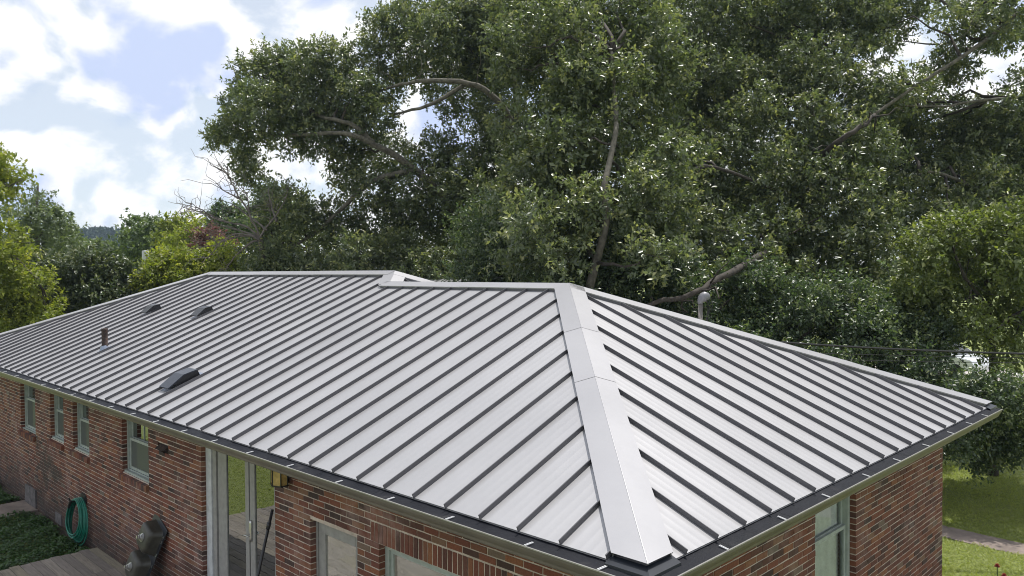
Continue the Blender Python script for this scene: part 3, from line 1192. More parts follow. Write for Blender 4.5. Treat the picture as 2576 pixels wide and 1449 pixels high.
def roof_vent(x0, w0, width, length, label, hood):
    """box vent with a folded hood, standing between two seams on the long slope"""
    t = thing('roof_vent', label, 'roof vent', place_f(x0, w0, 0), 'dark box vents on the roof')
    x1 = x0 + width
    hh = width * 0.42
    b = MB()
    b.add([place_f(e, w, h) for h in (0.0, hh * 0.62) for w in (w0 + 0.03, w0 + length * 0.92) for e in (x0 + 0.01, x1 - 0.012)],
          [(0, 2, 3, 1), (4, 5, 7, 6), (0, 1, 5, 4), (2, 6, 7, 3), (0, 4, 6, 2), (1, 3, 7, 5)])
    b.build('vent_body', M['black'], t)
    prof = [(w0 - 0.09, hh * 0.50), (w0 + length * 0.45, hh * 1.12), (w0 + length * 0.96, hh * 0.95), (w0 + length * 0.98, hh * 0.3)]
    h_ = MB()
    vs = []
    for e in (x0 - 0.012, x1 + 0.004):
        vs += [place_f(e, w, h) for w, h in prof]
        vs += [place_f(e, w, h - 0.016) for w, h in prof]
    n = len(prof)
    fs = []
    for i in range(n - 1):
        fs += [(i, i + 1, 2 * n + i + 1, 2 * n + i), (n + i, 3 * n + i, 3 * n + i + 1, n + i + 1), (i, n + i, n + i + 1, i + 1), (2 * n + i, 2 * n + i + 1, 3 * n + i + 1, 3 * n + i)]
    fs += [(0, 2 * n, 3 * n, n)]
    h_.add(vs, fs)
    h_.build('vent_hood', hood, t)
    sk = MB()
    side_ = [(w, h - 0.017) for w, h in prof] + [(w0 + length * 0.95, 0.004), (w0 + 0.02, 0.004), (w0 + 0.02, hh * 0.45)]
    ns = len(side_)
    for ea, eb in ((x1 - 0.012, x1 - 0.001), (x0 - 0.008, x0 + 0.003)):
        sk = MB()
        sk.add([place_f(e, w, h) for e in (ea, eb) for w, h in side_], [tuple(range(ns))[::-1], tuple(range(ns, 2 * ns))] + [(k, (k + 1) % ns, ns + (k + 1) % ns, ns + k) for k in range(ns)])
        sk.build('side_skirt', M['black'], t)
    fl = MB()
    fl.add([place_f(e, w, 0.006) for e, w in ((x0 + 0.005, w0 - 0.10), (x1 - 0.01, w0 - 0.10), (x1 - 0.01, w0 + length + 0.07), (x0 + 0.005, w0 + length + 0.07))], [(0, 1, 2, 3)])
    fl.build('flashing', M['flash'], t)
    return t


roof_vent(-8.80, 0.56, 0.30, 0.37, 'large dark box vent low on the roof near the gutter', M['ventmetal'])
roof_vent(-14.80, 2.53, 0.28, 0.23, 'small dark box vent high on the roof, the farther one toward the far end', M['black'])
roof_vent(-12.39, 2.58, 0.28, 0.23, 'small dark box vent high on the roof, the nearer one below the ridge', M['black'])

pt = thing('vent_pipe', 'short rusty iron vent pipe standing upright on the roof', 'pipe', place_f(-13.02, 1.10, 0))
bx, by, bz = place_f(-13.02, 1.10, 0)
pp_ = MB()
pp_.lathe([(0.054, 0.0), (0.056, 0.10), (0.052, 0.102), (0.055, 0.35), (0.058, 0.37), (0.058, 0.405), (0.044, 0.405), (0.042, 0.26)], 18, (bx, by, bz))
pp_.build('pipe', M['rust'], pt, True)
bo = MB()
bo.lathe([(0.105, -0.03), (0.085, 0.02), (0.062, 0.075), (0.058, 0.09)], 18, (bx, by, bz), (0, -S * 0.5, 1))
bo.build('pipe_boot', M['flash'], pt, True)
fl = MB()
fl.add([place_f(e, w, 0.007) for e, w in ((-13.12, 1.0), (-12.89, 1.0), (-12.89, 1.24), (-13.12, 1.24))], [(0, 1, 2, 3)])
fl.build('flashing', M['flash'], pt)

ms = thing('service_mast', 'grey electrical service mast with a domed weather head behind the roof', 'mast', (-4.62, 8.35, 0))
mm = MB()
mm.tube([(-4.62, 8.35, 0), (-4.62, 8.35, 4.26)], 0.042, 14)
mm.build('pole', M['mastpipe'], ms, True)
hp = MB()
hc = np.array([-4.62, 8.35, 4.24])
side = RIGHT * np.array([1, 1, 0])
side = side / np.linalg.norm(side)
rings = [(0.046, -0.01, 0.0), (0.056, 0.03, 0.0), (0.078, 0.075, 0.022), (0.092, 0.105, 0.055), (0.094, 0.118, 0.085), (0.080, 0.112, 0.118), (0.056, 0.096, 0.146), (0.022, 0.082, 0.164)]
hp.tube([hc + np.array([0, 0, z]) + side * o for r, z, o in rings], [q[0] for q in rings], 16)
hp.build('weather_head', M['masthead'], ms, True)
lo = MB()
for k in range(3):
    a_ = hc + side * (0.12 + 0.04 * k) + np.array([0, 0, 0.08])
    pts = [a_, a_ + side * 0.02 + np.array([0, 0, -0.12]), a_ + side * (0.0 - 0.05 * k) + np.array([0, 0, -0.36]), a_ + side * 0.03 + np.array([0, 0, -0.62]), np.array([-4.55, 8.38, 3.55])]
    lo.tube(pts, 0.007, 6)
lo.build('drip_loop', M['wire'], ms)


def cable(name, a, b, sag, r, label, group):
    a, b = np.array(a, float), np.array(b, float)
    m = MB()
    m.tube([a + (b - a) * t - np.array([0, 0, sag * 4 * t * (1 - t)]) for t in np.linspace(0, 1, 22)], r, 6)
    return tag(m.build(name, M['wire']), label, 'cable', group)


cable('power_cable', spot(1776, 846, 14.0), spot(3000, 893, 13.1), 0.10, 0.020, 'thick black twisted power cable running from the mast to the right', 'cables behind the roof')
cable('power_cable', spot(1776, 880, 14.0), spot(3000, 905, 13.1), 0.03, 0.006, 'thin black wire just below the thick power cable', 'cables behind the roof')
cable('power_cable', spot(1776, 896, 14.0), spot(3000, 916, 13.1), 0.03, 0.006, 'lowest thin wire under the thick power cable', 'cables behind the roof')

# wall lantern
lx, ly, lz = -5.28, WF - 0.10, 2.44
lt = thing('wall_lantern', 'black framed wall lantern with amber glass beside the glass door', 'lantern', (lx, WF, lz))
hexa = [(lx + 0.125 * math.cos(math.radians(60 * k + 30)), ly + 0.085 * math.sin(math.radians(60 * k + 30))) for k in range(6)]
for k in range(6):
    (xa, ya), (xb, yb) = hexa[k], hexa[(k + 1) % 6]
    MB().quad((xa, ya, lz), (xb, yb, lz), (xb, yb, lz + 0.24), (xa, ya, lz + 0.24)).build('glass_panel', M['amber'], lt)
fr = MB()
for (xa, ya) in hexa:
    fr.tube([(xa, ya, lz - 0.01), (xa, ya, lz + 0.25)], 0.008, 6)
for z_ in (lz - 0.012, lz + 0.25):
    ring = [(lx + (x - lx) * 1.12, ly + (y - ly) * 1.12) for x, y in hexa]
    fr.add([(x, y, z_) for x, y in ring] + [(x, y, z_ + 0.014) for x, y in ring],
           [tuple(range(6))[::-1], tuple(range(6, 12))] + [(k, (k + 1) % 6, 6 + (k + 1) % 6, 6 + k) for k in range(6)])
fr.build('lantern_frame', M['black'], lt)
tp = MB()
tp.lathe([(0.14, lz + 0.264), (0.07, lz + 0.31), (0.015, lz + 0.335)], 6, (lx, ly, 0))
tp.build('lantern_top', M['black'], lt)
MB().box(lx - 0.05, lx + 0.05, WF - 0.03, WF - 0.003, lz + 0.02, lz + 0.28).build('back_plate', M['black'], lt)

# garden hose on its hook
hr = thing('garden_hose', 'coiled green garden hose hanging on the brick wall above the deck', 'hose', (-12.33, 0.40, 0.02))
hm = MB()
pts = []
turns = 13
cxh = -12.36
top_z = 0.84
cur = [(0.30, 0.40, 0.0)]
rad_ = [(0.42 - 0.006 * k + random.uniform(-.025, .025), 0.405 - 0.008 * k + random.uniform(-.03, .015), random.uniform(-.03, .03)) for k in range(turns + 2)]
for i in range(turns * 24 + 1):
    k = i // 24
    f_ = (i % 24) / 24
    f_ = f_ * f_ * (3 - 2 * f_)
    rx, rz, ox = [rad_[k][q] * (1 - f_) + rad_[k + 1][q] * f_ for q in range(3)]
    t = i / 24 * 2 * math.pi + math.pi / 2
    yy = 0.45 - 0.009 * k - 0.009 * f_ + 0.012 * math.sin(t * 1.0)
    sq = math.sin(t)
    pts.append((cxh + ox * (1 - sq) * 0.5 + rx * math.cos(t) * (1 - 0.15 * sq), yy - 0.03 * (1 - sq), top_z - rz + rz * sq + 0.012 * math.sin(k * 2.1)))
hm.tube(pts, 0.0125, 7)
hm.build('coil', M['hose'], hr, True)
hk = MB()
hk.box(-12.46, -12.2, WF - 0.02, WF - 0.004, 0.78, 0.92)
hk.tube([(-12.33, WF - 0.01, 0.84), (-12.33, WF - 0.12, 0.82), (-12.33, 0.26, 0.83), (-12.33, 0.24, 0.90)], 0.012, 7)
hk.build('hook', M['black'], hr)
nz = MB()
nz.tube([(-12.40, 0.29, 0.82), (-12.44, 0.28, 0.75), (-12.47, 0.27, 0.69)], [0.022, 0.028, 0.02], 8)
nz.build('nozzle', M['black'], hr)

# double bowl sink leaning on the wall, underside outwards
sk = thing('kitchen_sink', 'double bowl sink leaning upside against the brick wall, undersides outward', 'sink', (-8.9, 0.25, 0.14))
top_r = np.array([-8.62, 0.465, E0 - 1.835])
wdir = np.array([-1.0, 0.0, 0.0])
bot_r = np.array([-8.95, 0.20, 0.15])
dn = bot_r - top_r
Ls = np.linalg.norm(dn)
dn = dn / Ls
nrm = np.cross(dn, wdir)
nrm = nrm / np.linalg.norm(nrm)
if nrm[1] > 0:
    nrm = -nrm
wd = np.cross(nrm, dn)
wd = wd / np.linalg.norm(wd)
if wd[0] > 0:
    wd = -wd
WS = 0.56


def sp(a, b, h):                                       # a across (0..WS), b down, h outwards
    return tuple(top_r + wd * a + dn * b + nrm * h)


fl = MB()
fl.add([sp(a, b, h) for h in (0.0, 0.014) for b in (0, Ls) for a in (0, WS)],
       [(0, 2, 3, 1), (4, 5, 7, 6), (0, 1, 5, 4), (2, 6, 7, 3), (0, 4, 6, 2), (1, 3, 7, 5)])
fl.build('sink_rim', M['navy'], sk, bevel=0.006)
for k in range(2):
    b0 = 0.07 + k * (Ls - 0.10) / 2
    b1 = b0 + (Ls - 0.10) / 2 - 0.06
    bw = MB()
    levels = [(0.0, 0.0), (0.014, 0.02), (0.028, 0.12), (0.045, 0.165), (0.08, 0.178)]
    rings = []
    for ins, h in levels:
        ring = []
        a0, a1, c0, c1 = 0.06 + ins, WS - 0.05 - ins, b0 + ins, b1 - ins
        rr = 0.07
        for (ca, cb, st) in ((a1 - rr, c1 - rr, 0), (a0 + rr, c1 - rr, 90), (a0 + rr, c0 + rr, 180), (a1 - rr, c0 + rr, 270)):
            for q in range(5):
                an = math.radians(st + q * 22.5)
                ring.append(sp(ca + rr * math.cos(an), cb + rr * math.sin(an), 0.012 + h))
        rings.append(ring)
    n = len(rings[0])
    bw.add([p for r in rings for p in r], [(i * n + j, i * n + (j + 1) % n, (i + 1) * n + (j + 1) % n, (i + 1) * n + j) for i in range(len(rings) - 1) for j in range(n)] + [tuple((len(rings) - 1) * n + j for j in range(n))])
    bw.build('bowl', M['undercoat'], sk, True)
    dr = MB()
    base = np.array(sp(WS / 2, (b0 + b1) / 2, 0.19))
    dr.lathe([(0.062, 0.0), (0.062, 0.012), (0.052, 0.014), (0.052, 0.024), (0.042, 0.026), (0.042, 0.04), (0.03, 0.042), (0.03, 0.06), (0.02, 0.062), (0.02, 0.085), (0.0, 0.085)], 22, base, nrm)
    dr.build('drain', M['steel'], sk)
cl = MB()
for b_ in (0.10, 0.17, 0.38, 0.56, 0.74):
    cl.add([sp(a, b, 0.018) for a, b in ((0.012, b_), (0.028, b_), (0.028, b_ + 0.05), (0.012, b_ + 0.05))], [(0, 1, 2, 3)])
for b_ in (0.13, 0.22):
    cl.add([sp(a, b, 0.0175) for a, b in ((0.035, b_), (0.055, b_), (0.055, b_ + 0.012), (0.035, b_ + 0.012))], [(0, 1, 2, 3)])
cl.build('rim_clip', M['steel'], sk)

# black pole leaning in the door recess
br = thing('broom', 'black broom handle leaning in the recess by the glass door', 'broom', (-5.9, 0.1, 0.14))
bm_ = MB()
bm_.tube([(-5.60, 0.47, 2.06), (-5.90, 0.22, 0.42), (-5.95, 0.18, 0.20)], [0.017, 0.02, 0.02], 9)
bm_.tube([(-5.632, 0.445, 1.905), (-5.645, 0.433, 1.83)], [0.027, 0.024], 9)
bm_.build('handle', M['black'], br, True)
bh = MB()
bh.add([(-6.10, 0.12, 0.145), (-5.80, 0.12, 0.145), (-5.80, 0.24, 0.145), (-6.10, 0.24, 0.145), (-6.05, 0.165, 0.30), (-5.85, 0.165, 0.30), (-5.85, 0.205, 0.30), (-6.05, 0.205, 0.30)],
       [(0, 3, 2, 1), (4, 5, 6, 7), (0, 1, 5, 4), (1, 2, 6, 5), (2, 3, 7, 6), (3, 0, 4, 7)])
bh.build('broom_head', M['black'], br)

# wooden deck: every board
deck = thing('wooden_deck', 'weathered grey wooden deck of long boards along the brick wall', 'deck', (-6.5, -1.5, 0))
W_ = 0.146
row = 0
y = 0.47
while y > -3.4:
    cuts = [-11.66 + random.uniform(-0.03, 0.03), -10.40 + random.uniform(-0.015, 0.015)]
    xx = -10.40 + (3.0 if row % 2 else 2.2)
    while xx < -1.6:
        cuts.append(xx + random.uniform(-0.02, 0.02))
        xx += 3.4
    cuts.append(-1.0)
    for a, b in zip(cuts[:-1], cuts[1:]):
        MB().box(a + 0.003, b - 0.003, y - W_ + 0.007, y, 0.10, 0.14 + random.uniform(-0.002, 0.002), 0.0015).build('plank', M['plank'], deck)
    y -= W_
    row += 1
jo = MB()
jo.box(-11.63, -11.58, -3.4, 0.45, 0.0, 0.098)
jo.box(-11.58, -1.05, -3.42, -3.37, 0.0, 0.098)
for k in range(8):
    jo.box(-10.45 + k * 1.3, -10.38 + k * 1.3, -3.36, 0.45, 0.0, 0.098)
jo.build('joists', M['plank'], deck)

# ------------------------------------------------------------------ foliage


def leaf_mesh(name, pos, dirs, nrm, length, width, tone, mat, parent, kind=None):
    """leaf blades: four corners folded along the midrib"""
    n = len(pos)
    base = np.array(root_loc(parent)) if parent is not None else np.zeros(3)
    pos = pos - base
    dirs = dirs / (np.linalg.norm(dirs, axis=1, keepdims=True) + 1e-9)
    sd = np.cross(dirs, nrm)
    sd = sd / (np.linalg.norm(sd, axis=1, keepdims=True) + 1e-9)
    nn = np.cross(sd, dirs)
    L, W = length[:, None], width[:, None]
    v = np.empty((n, 4, 3), np.float32)
    v[:, 0] = pos
    v[:, 1] = pos + dirs * L * 0.45 + sd * W * 0.5 + nn * W * 0.14
    v[:, 2] = pos + dirs * L - nn * L * 0.06
    v[:, 3] = pos + dirs * L * 0.45 - sd * W * 0.5 + nn * W * 0.14
    me = bpy.data.meshes.new(name)
    me.vertices.add(n * 4)
    me.vertices.foreach_set('co', v.ravel())
    base_i = np.arange(n, dtype=np.int32)[:, None] * 4
    loops = np.concatenate([base_i + np.array([[0, 1, 2]], np.int32), base_i + np.array([[0, 2, 3]], np.int32)], 1).ravel()
    me.loops.add(n * 6)
    me.loops.foreach_set('vertex_index', loops.astype(np.int32))
    me.polygons.add(n * 2)
    me.polygons.foreach_set('loop_start', np.arange(0, n * 6, 3, dtype=np.int32))
    me.polygons.foreach_set('loop_total', np.full(n * 2, 3, np.int32))
    at = me.attributes.new('tone', 'FLOAT', 'POINT')
    at.data.foreach_set('value', np.repeat(np.clip(tone, 0, 1), 4).astype(np.float32))
    me.materials.append(mat)
    me.update()
    me.validate()
    o = bpy.data.objects.new(name, me)
    col.objects.link(o)
    if parent is not None:
        o.parent = parent
    if kind:
        o['kind'] = kind
    return o


def unit(a):
    return a / (np.linalg.norm(a, axis=1, keepdims=True) + 1e-9)


def sprigs(blobs, n_leaves, per=14, twig=0.45, shell=0.55):
    """leaf positions: short leafy twigs scattered through a set of ellipsoidal clumps (centre, rx, ry, rz)"""
    c = np.array([b[0] for b in blobs])
    r = np.array([b[1] for b in blobs])
    w = (r ** 2).sum(1) ** 1.0
    w = w / w.sum()
    k = max(8, n_leaves // per)
    idx = rng.choice(len(blobs), k, p=w)
    d = unit(rng.normal(size=(k, 3)))
    rad = rng.random(k) ** (1 / 3 * shell * 1.6)
    rad *= 1 + 0.18 * rng.normal(size=k) * (rng.random(k) < 0.3)
    ctr = c[idx] + d * rad[:, None] * r[idx]
    axis = unit(d * 0.9 + rng.normal(size=(k, 3)) * 0.6 + np.array([0, 0, 0.12]))
    t = rng.random((k, per))
    tl = twig * (0.6 + 0.8 * rng.random((k, 1)))
    pos = ctr[:, None, :] + axis[:, None, :] * (t * tl)[:, :, None] + rng.normal(size=(k, per, 3)) * 0.045 * twig / 0.45
    dirs = axis[:, None, :] * 0.6 + rng.normal(size=(k, per, 3)) * 0.75 + np.array([0, 0, -0.15])
    tone_c = rng.random((k, 1))
    tone = 0.05 + 0.55 * tone_c ** 1.4 + 0.3 * rng.random((k, per)) + 0.3 * (t > 0.7) * (tone_c > 0.6)
    out = np.repeat(d, per, axis=0)
    return pos.reshape(-1, 3), dirs.reshape(-1, 3), tone.ravel(), ctr, out


def crown(name, blobs, n, mat, parent, L=0.12, W=0.05, per=14, twig=0.36, shell=0.55, flat=0.9, kind=None):
    pos, dirs, tone, ctr, out = sprigs(blobs, n, per, twig, shell)
    nrm = unit(rng.normal(size=pos.shape) * 0.6 + out * 0.55 + np.array([0, 0, flat]))
    k = len(pos)
    ln = L * (0.65 + 0.6 * rng.random(k))
    return leaf_mesh(name, pos, dirs, nrm, ln, ln * W / L * (0.8 + 0.4 * rng.random(k)), tone, mat, parent, kind), ctr


def wiggly(a, b, n=7, amp=0.06, up=0.0):
    a, b = np.array(a, float), np.array(b, float)
    L = np.linalg.norm(b - a)
    out = []
    off = np.zeros(3)
    for i in range(n):
        t = i / (n - 1)
        if 0 < i < n - 1:
            off = off * 0.5 + rng.normal(size=3) * amp * L
        else:
            off = np.zeros(3)
        out.append(a + (b - a) * t + off + np.array([0, 0, up * L * 4 * t * (1 - t)]))
    return out


def smooth_line(pts, n=5):
    pts = [np.array(p, float) for p in pts]
    out = []
    for i in range(len(pts) - 1):
        p0, p1, p2, p3 = pts[max(i - 1, 0)], pts[i], pts[i + 1], pts[min(i + 2, len(pts) - 1)]
        for k in range(n):
            t = k / n
            out.append(0.5 * ((2 * p1) + (-p0 + p2) * t + (2 * p0 - 5 * p1 + 4 * p2 - p3) * t * t + (-p0 + 3 * p1 - 3 * p2 + p3) * t ** 3))
    out.append(pts[-1])
    return out


def tree(name, label, cat, base, blobs, n_leaves, leafm, barkm, trunk_pts, trunk_r, limbs=(), group=None, nbranch=14, **kw):
    """trunk line, named limbs (points, radius from, radius to), thin boughs to the leaf clumps, crown"""
    t = thing(name, label, cat, tuple(base), group)
    tp = smooth_line([np.array(base)] + [np.array(p) for p in trunk_pts], 4)
    tb = MB()
    nn = len(tp)
    tb.tube(tp, [trunk_r[0] + (trunk_r[1] - trunk_r[0]) * (i / (nn - 1)) ** 0.8 for i in range(nn)], 10)
    tb.build('trunk', barkm, t, True)
    skel = list(tp[nn // 3:])
    for pts, r0, r1 in limbs:
        lp = smooth_line(pts, 4)
        lp = [p + rng.normal(size=3) * r1 * 0.4 for p in lp]
        lb = MB()
        m_ = len(lp)
        lb.tube(lp, [r0 + (r1 - r0) * i / (m_ - 1) for i in range(m_)], 8)
        for k in range(len(lp) // 3):
            q = lp[random.randrange(len(lp) // 3, len(lp))]
            e_ = q + rng.normal(size=3) * 0.5 + np.array([0, 0, 0.2])
            lb.tube(wiggly(q, e_, 5, 0.1), [r1 * 0.6, r1 * 0.5, r1 * 0.4, r1 * 0.3, 0.006], 5)
        lb.build('limb', barkm, t, True)
        skel += lp
    res, ctr = crown('crown', blobs, n_leaves, leafm, t, **kw)
    sk_ = np.array(skel)
    bb = MB()
    for i in rng.choice(len(ctr), min(len(ctr), nbranch), replace=False):
        c_ = ctr[i]
        dist = np.linalg.norm(sk_ - c_, axis=1) + np.maximum(0, sk_[:, 2] - c_[2]) * 0.8
        q = sk_[int(np.argmin(dist))]
        lp = wiggly(q, c_, 7, 0.05, 0.03)
        bb.tube(lp, list(np.linspace(0.035 + 0.012 * np.linalg.norm(c_ - q) / 2, 0.006, 7)), 5)
    if bb.v:
        tag(bb.build('boughs', M['barkdark'], t, True), kind='stuff')
    return t


def bl(u, v, r, d, rv=None, thick=1.0):
    """leaf clump at a surveyed bearing: radius r survey units at distance d"""
    m = d / FD
    return (spot(u, v, d), np.array([r * m, r * m * thick, (rv or r) * m]))


def many(lst, d, spread=1.4, thick=1.2):
    return [bl(u, v, r, d + rng.uniform(-spread, spread), None, thick) for u, v, r in lst]


def fill(u0, u1, v0, v1, step, d, dsp, gaps=(), r=0.72, keep=1.0, bound=None, lean=0.0):
    """leaf clumps over a stretch of crown; lean: the lower skirt of the crown comes nearer than its top"""
    out = []
    v = v0
    k = 0
    while v < v1:
        u = u0 + (step / 2 if k % 2 else 0)
        while u < u1:
            uu, vv = u + rng.uniform(-.35, .35) * step, v + rng.uniform(-.35, .35) * step
            ok = rng.random() < keep and (bound is None or bound(uu, vv))
            for (gu, gv, ga, gb) in gaps:
                if ((uu - gu) / (ga + step * .45)) ** 2 + ((vv - gv) / (gb + step * .45)) ** 2 < 1:
                    ok = False
            if ok:
                out.append(bl(uu, vv, step * r * rng.uniform(.8, 1.2), d + rng.uniform(-dsp, dsp) + lean * (1 - 2 * (vv - v0) / (v1 - v0)), None, 1.25))
            u += step
        v += step * 0.86
        k += 1
    return out


def ground_at(u, d):
    p = spot(u, 724, d)
    return np.array([p[0], p[1], 0.0])


# --- the spreading oak whose limbs reach out to the left
dA = 26.0
oakA = many([(645, 195, 46), (690, 165, 42), (735, 175, 45), (790, 160, 50), (845, 160, 48), (608, 265, 40), (660, 265, 55), (720, 260, 60), (562, 333, 24), (562, 333, 22), (535, 352, 15), (590, 320, 26), (775, 270, 65), (850, 255, 60),
             (640, 345, 30), (620, 405, 24), (622, 432, 24), (640, 455, 20), (660, 470, 16), (610, 385, 20), (725, 338, 42), (800, 340, 52), (885, 345, 55), (940, 300, 46), (900, 235, 48), (875, 405, 36),
             (740, 510, 32), (705, 545, 42), (690, 605, 50), (655, 645, 38), (835, 545, 42), (925, 470, 46), (700, 470, 18), (760, 550, 34), (868, 450, 30)], dA, 1.0)
oakA += many([(955, 85, 40), (1000, 55, 42), (925, 118, 24), (1065, 30, 60), (1100, 100, 60), (1000, 150, 50), (1075, 185, 46), (1165, 50, 70), (1165, 140, 60), (1250, 30, 70),
              (1225, 190, 55), (1130, 255, 34), (965, 215, 42), (1250, 110, 60)], dA + 1, 1.3)
oakA += many([(985, 395, 48), (1095, 385, 45), (1150, 440, 55), (1020, 485, 60), (1120, 520, 66), (960, 560, 62), (870, 600, 52), (790, 625, 50), (1050, 610, 70), (1180, 600, 66), (1240, 410, 52), (1250, 300, 50), (1210, 520, 56)], dA + 1, 1.5)
baseA = ground_at(1190, dA + 1)
tree('oak_tree', 'large spreading oak with limbs reaching left over the house roof', 'tree', baseA, oakA, 170000, M['oakleaf'], M['bark'],
     [spot(1200, 900, dA + 1), spot(1190, 700, dA + 1), spot(1235, 560, dA + 1), spot(1290, 400, dA + 1), spot(1300, 250, dA + 1), spot(1280, 60, dA + 1)], (0.34, 0.10),
     [([spot(1215, 620, dA + 1), spot(1100, 480, dA), spot(1020, 410, dA - .6), spot(940, 362, dA - 1.2), spot(860, 335, dA - 1.6), spot(720, 340, dA - 1.0), spot(620, 330, dA)], 0.16, 0.03),
      ([spot(940, 362, dA - 1.2), spot(880, 310, dA - 1.4), spot(800, 290, dA - 1), spot(700, 230, dA)], 0.10, 0.03),
      ([spot(1300, 330, dA), spot(1250, 252, dA - 1), spot(1180, 210, dA - 1.5), spot(1080, 203, dA - 1.6), spot(1010, 212, dA - 1.2), spot(930, 240, dA)], 0.12, 0.03),
      ([spot(1170, 212, dA - 1.4), spot(1090, 260, dA - 1.5), spot(1020, 280, dA - 1.2), spot(950, 290, dA)], 0.07, 0.025),
      ([spot(1040, 430, dA - .5), spot(930, 460, dA - 1), spot(800, 580, dA - .5), spot(700, 640, dA)], 0.10, 0.03)],
     nbranch=60, L=0.13, W=0.06)

gaps = [(2075, 105, 14, 24), (2205, 185, 16, 20), (1465, 610, 14, 40), (1555, 640, 6, 14), (2105, 510, 6, 8), (1345, 235, 12, 10), (1655, 330, 10, 14), (1720, 20, 20, 8)]
# --- slender understory tree with the winding pale trunk
dB = 18.5
crB = fill(1290, 1720, 0, 660, 58, dB, 1.4, gaps + [(1520, 500, 3, 120), (1498, 660, 6, 50)], 0.82, 0.95, lean=2.2)
tree('understory_tree', 'slender tree with a winding pale trunk rising behind the roof ridge', 'tree', ground_at(1440, dB), crB, 74000, M['oakleaf'], M['bark'],
     [spot(1440, 900, dB), spot(1480, 735, dB - 1.6), spot(1500, 660, dB - 1.8), spot(1524, 560, dB - 2), spot(1519, 480, dB - 2), spot(1535, 400, dB - 1.6), spot(1550, 320, dB - 1.2), spot(1546, 240, dB - .4), spot(1538, 130, dB)], (0.115, 0.045),
     [([spot(1500, 660, dB - .8), spot(1470, 610, dB - .9), spot(1440, 560, dB - .6), spot(1420, 480, dB)], 0.06, 0.02)],
     nbranch=30, L=0.125, W=0.06)
# --- dark trunked oak behind it
dC = 27.0
crC = fill(1180, 2200, -60, 640, 80, dC, 1.6, gaps, 0.78, 0.95, lean=2.5)
tree('oak_tree', 'tall oak with a dark straight trunk behind the winding pale trunk', 'tree', ground_at(1466, dC), crC, 150000, M['oakleaf'], M['barkdark'],
     [spot(1466, 800, dC), spot(1465, 600, dC), spot(1466, 360, dC), spot(1480, 150, dC), spot(1470, -60, dC)], (0.30, 0.14),
     [([spot(1466, 380, dC), spot(1390, 240, dC - 1), spot(1340, 120, dC - 1)], 0.12, 0.04), ([spot(1480, 200, dC), spot(1600, 60, dC), spot(1680, -40, dC)], 0.12, 0.04),
      ([spot(1440, 480, dC), spot(1400, 640, dC), spot(1380, 760, dC)], 0.10, 0.08)],
     nbranch=30, L=0.13, W=0.06)
# --- big oak on the right
dR = 21.5
crR = fill(1680, 2250, -40, 820, 60, dR + .6, 1.3, gaps, 0.84, 0.95, lean=3.4)
tree('oak_tree', 'broad oak filling the view above the right roof slope with a low pale limb', 'tree', ground_at(1990, dR + 1), crR, 165000, M['oakleaf'], M['barkdark'],
     [spot(1990, 850, dR + 1), spot(1985, 640, dR + 1), spot(2010, 480, dR + 2), spot(2040, 400, dR + 3), spot(2060, 200, dR + 5), spot(2050, 0, dR + 6)], (0.32, 0.14),
     [([spot(2040, 420, dR + .8), spot(2090, 370, dR - .6), spot(2150, 330, dR - 1), spot(2200, 290, dR - .5)], 0.10, 0.05),
      ([spot(1990, 600, dR + 1), spot(1870, 668, dR - 4), spot(1800, 705, dR - 5), spot(1740, 742, dR - 5.4), spot(1650, 762, dR - 5.6), spot(1590, 790, dR - 5.4)], 0.09, 0.04),
      ([spot(2000, 500, dR), spot(1800, 420, dR - 1.6), spot(1720, 440, dR - 1.8), spot(1645, 450, dR - 1.6), spot(1640, 470, dR - 1.6), spot(1660, 520, dR - 1.5)], 0.05, 0.02),
      ([spot(2060, 200, dR + 5), spot(2130, 140, dR + 3.5), spot(2170, 100, dR + 3.5), spot(2220, 40, dR + 4)], 0.10, 0.04)],
     nbranch=50, L=0.125, W=0.06)
# --- oak at the right edge, thin crown against the sky
dS = 24.0
crS = fill(2180, 2680, -40, 300, 62, dS, 2.0, [(2205, 185, 16, 20), (2290, 150, 46, 24), (2400, 260, 42, 36), (2470, 120, 24, 40), (2500, 210, 30, 40), (2420, 330, 30, 16)], 0.6, 0.82) + fill(2200, 2680, 300, 590, 60, dS, 1.2, (), 0.8, 0.95, lean=1.8)
tree('oak_tree', 'oak at the right edge with a thin crown open to the sky', 'tree', ground_at(2610, dS), crS, 100000, M['oakleaf'], M['bark'],
     [spot(2610, 900, dS), spot(2600, 640, dS), spot(2640, 400, dS), spot(2660, 100, dS)], (0.30, 0.15),
     [([spot(2060, 395, dS - 2.5), spot(2140, 335, dS - 2.6), spot(2225, 268, dS - 2.4), spot(2330, 200, dS - 2), spot(2450, 122, dS - 1.5), spot(2590, 10, dS - 1)][::-1], 0.06, 0.035),
      ([spot(2620, 240, dS), spot(2440, 256, dS - 1), spot(2380, 268, dS - 1.4), spot(2265, 266, dS - 1.8)], 0.05, 0.02),
      ([spot(2620, 520, dS), spot(2450, 470, dS - 1), spot(2380, 440, dS - 1.4), spot(2310, 430, dS - 1.4)], 0.08, 0.03)],
     nbranch=40, L=0.14, W=0.062)
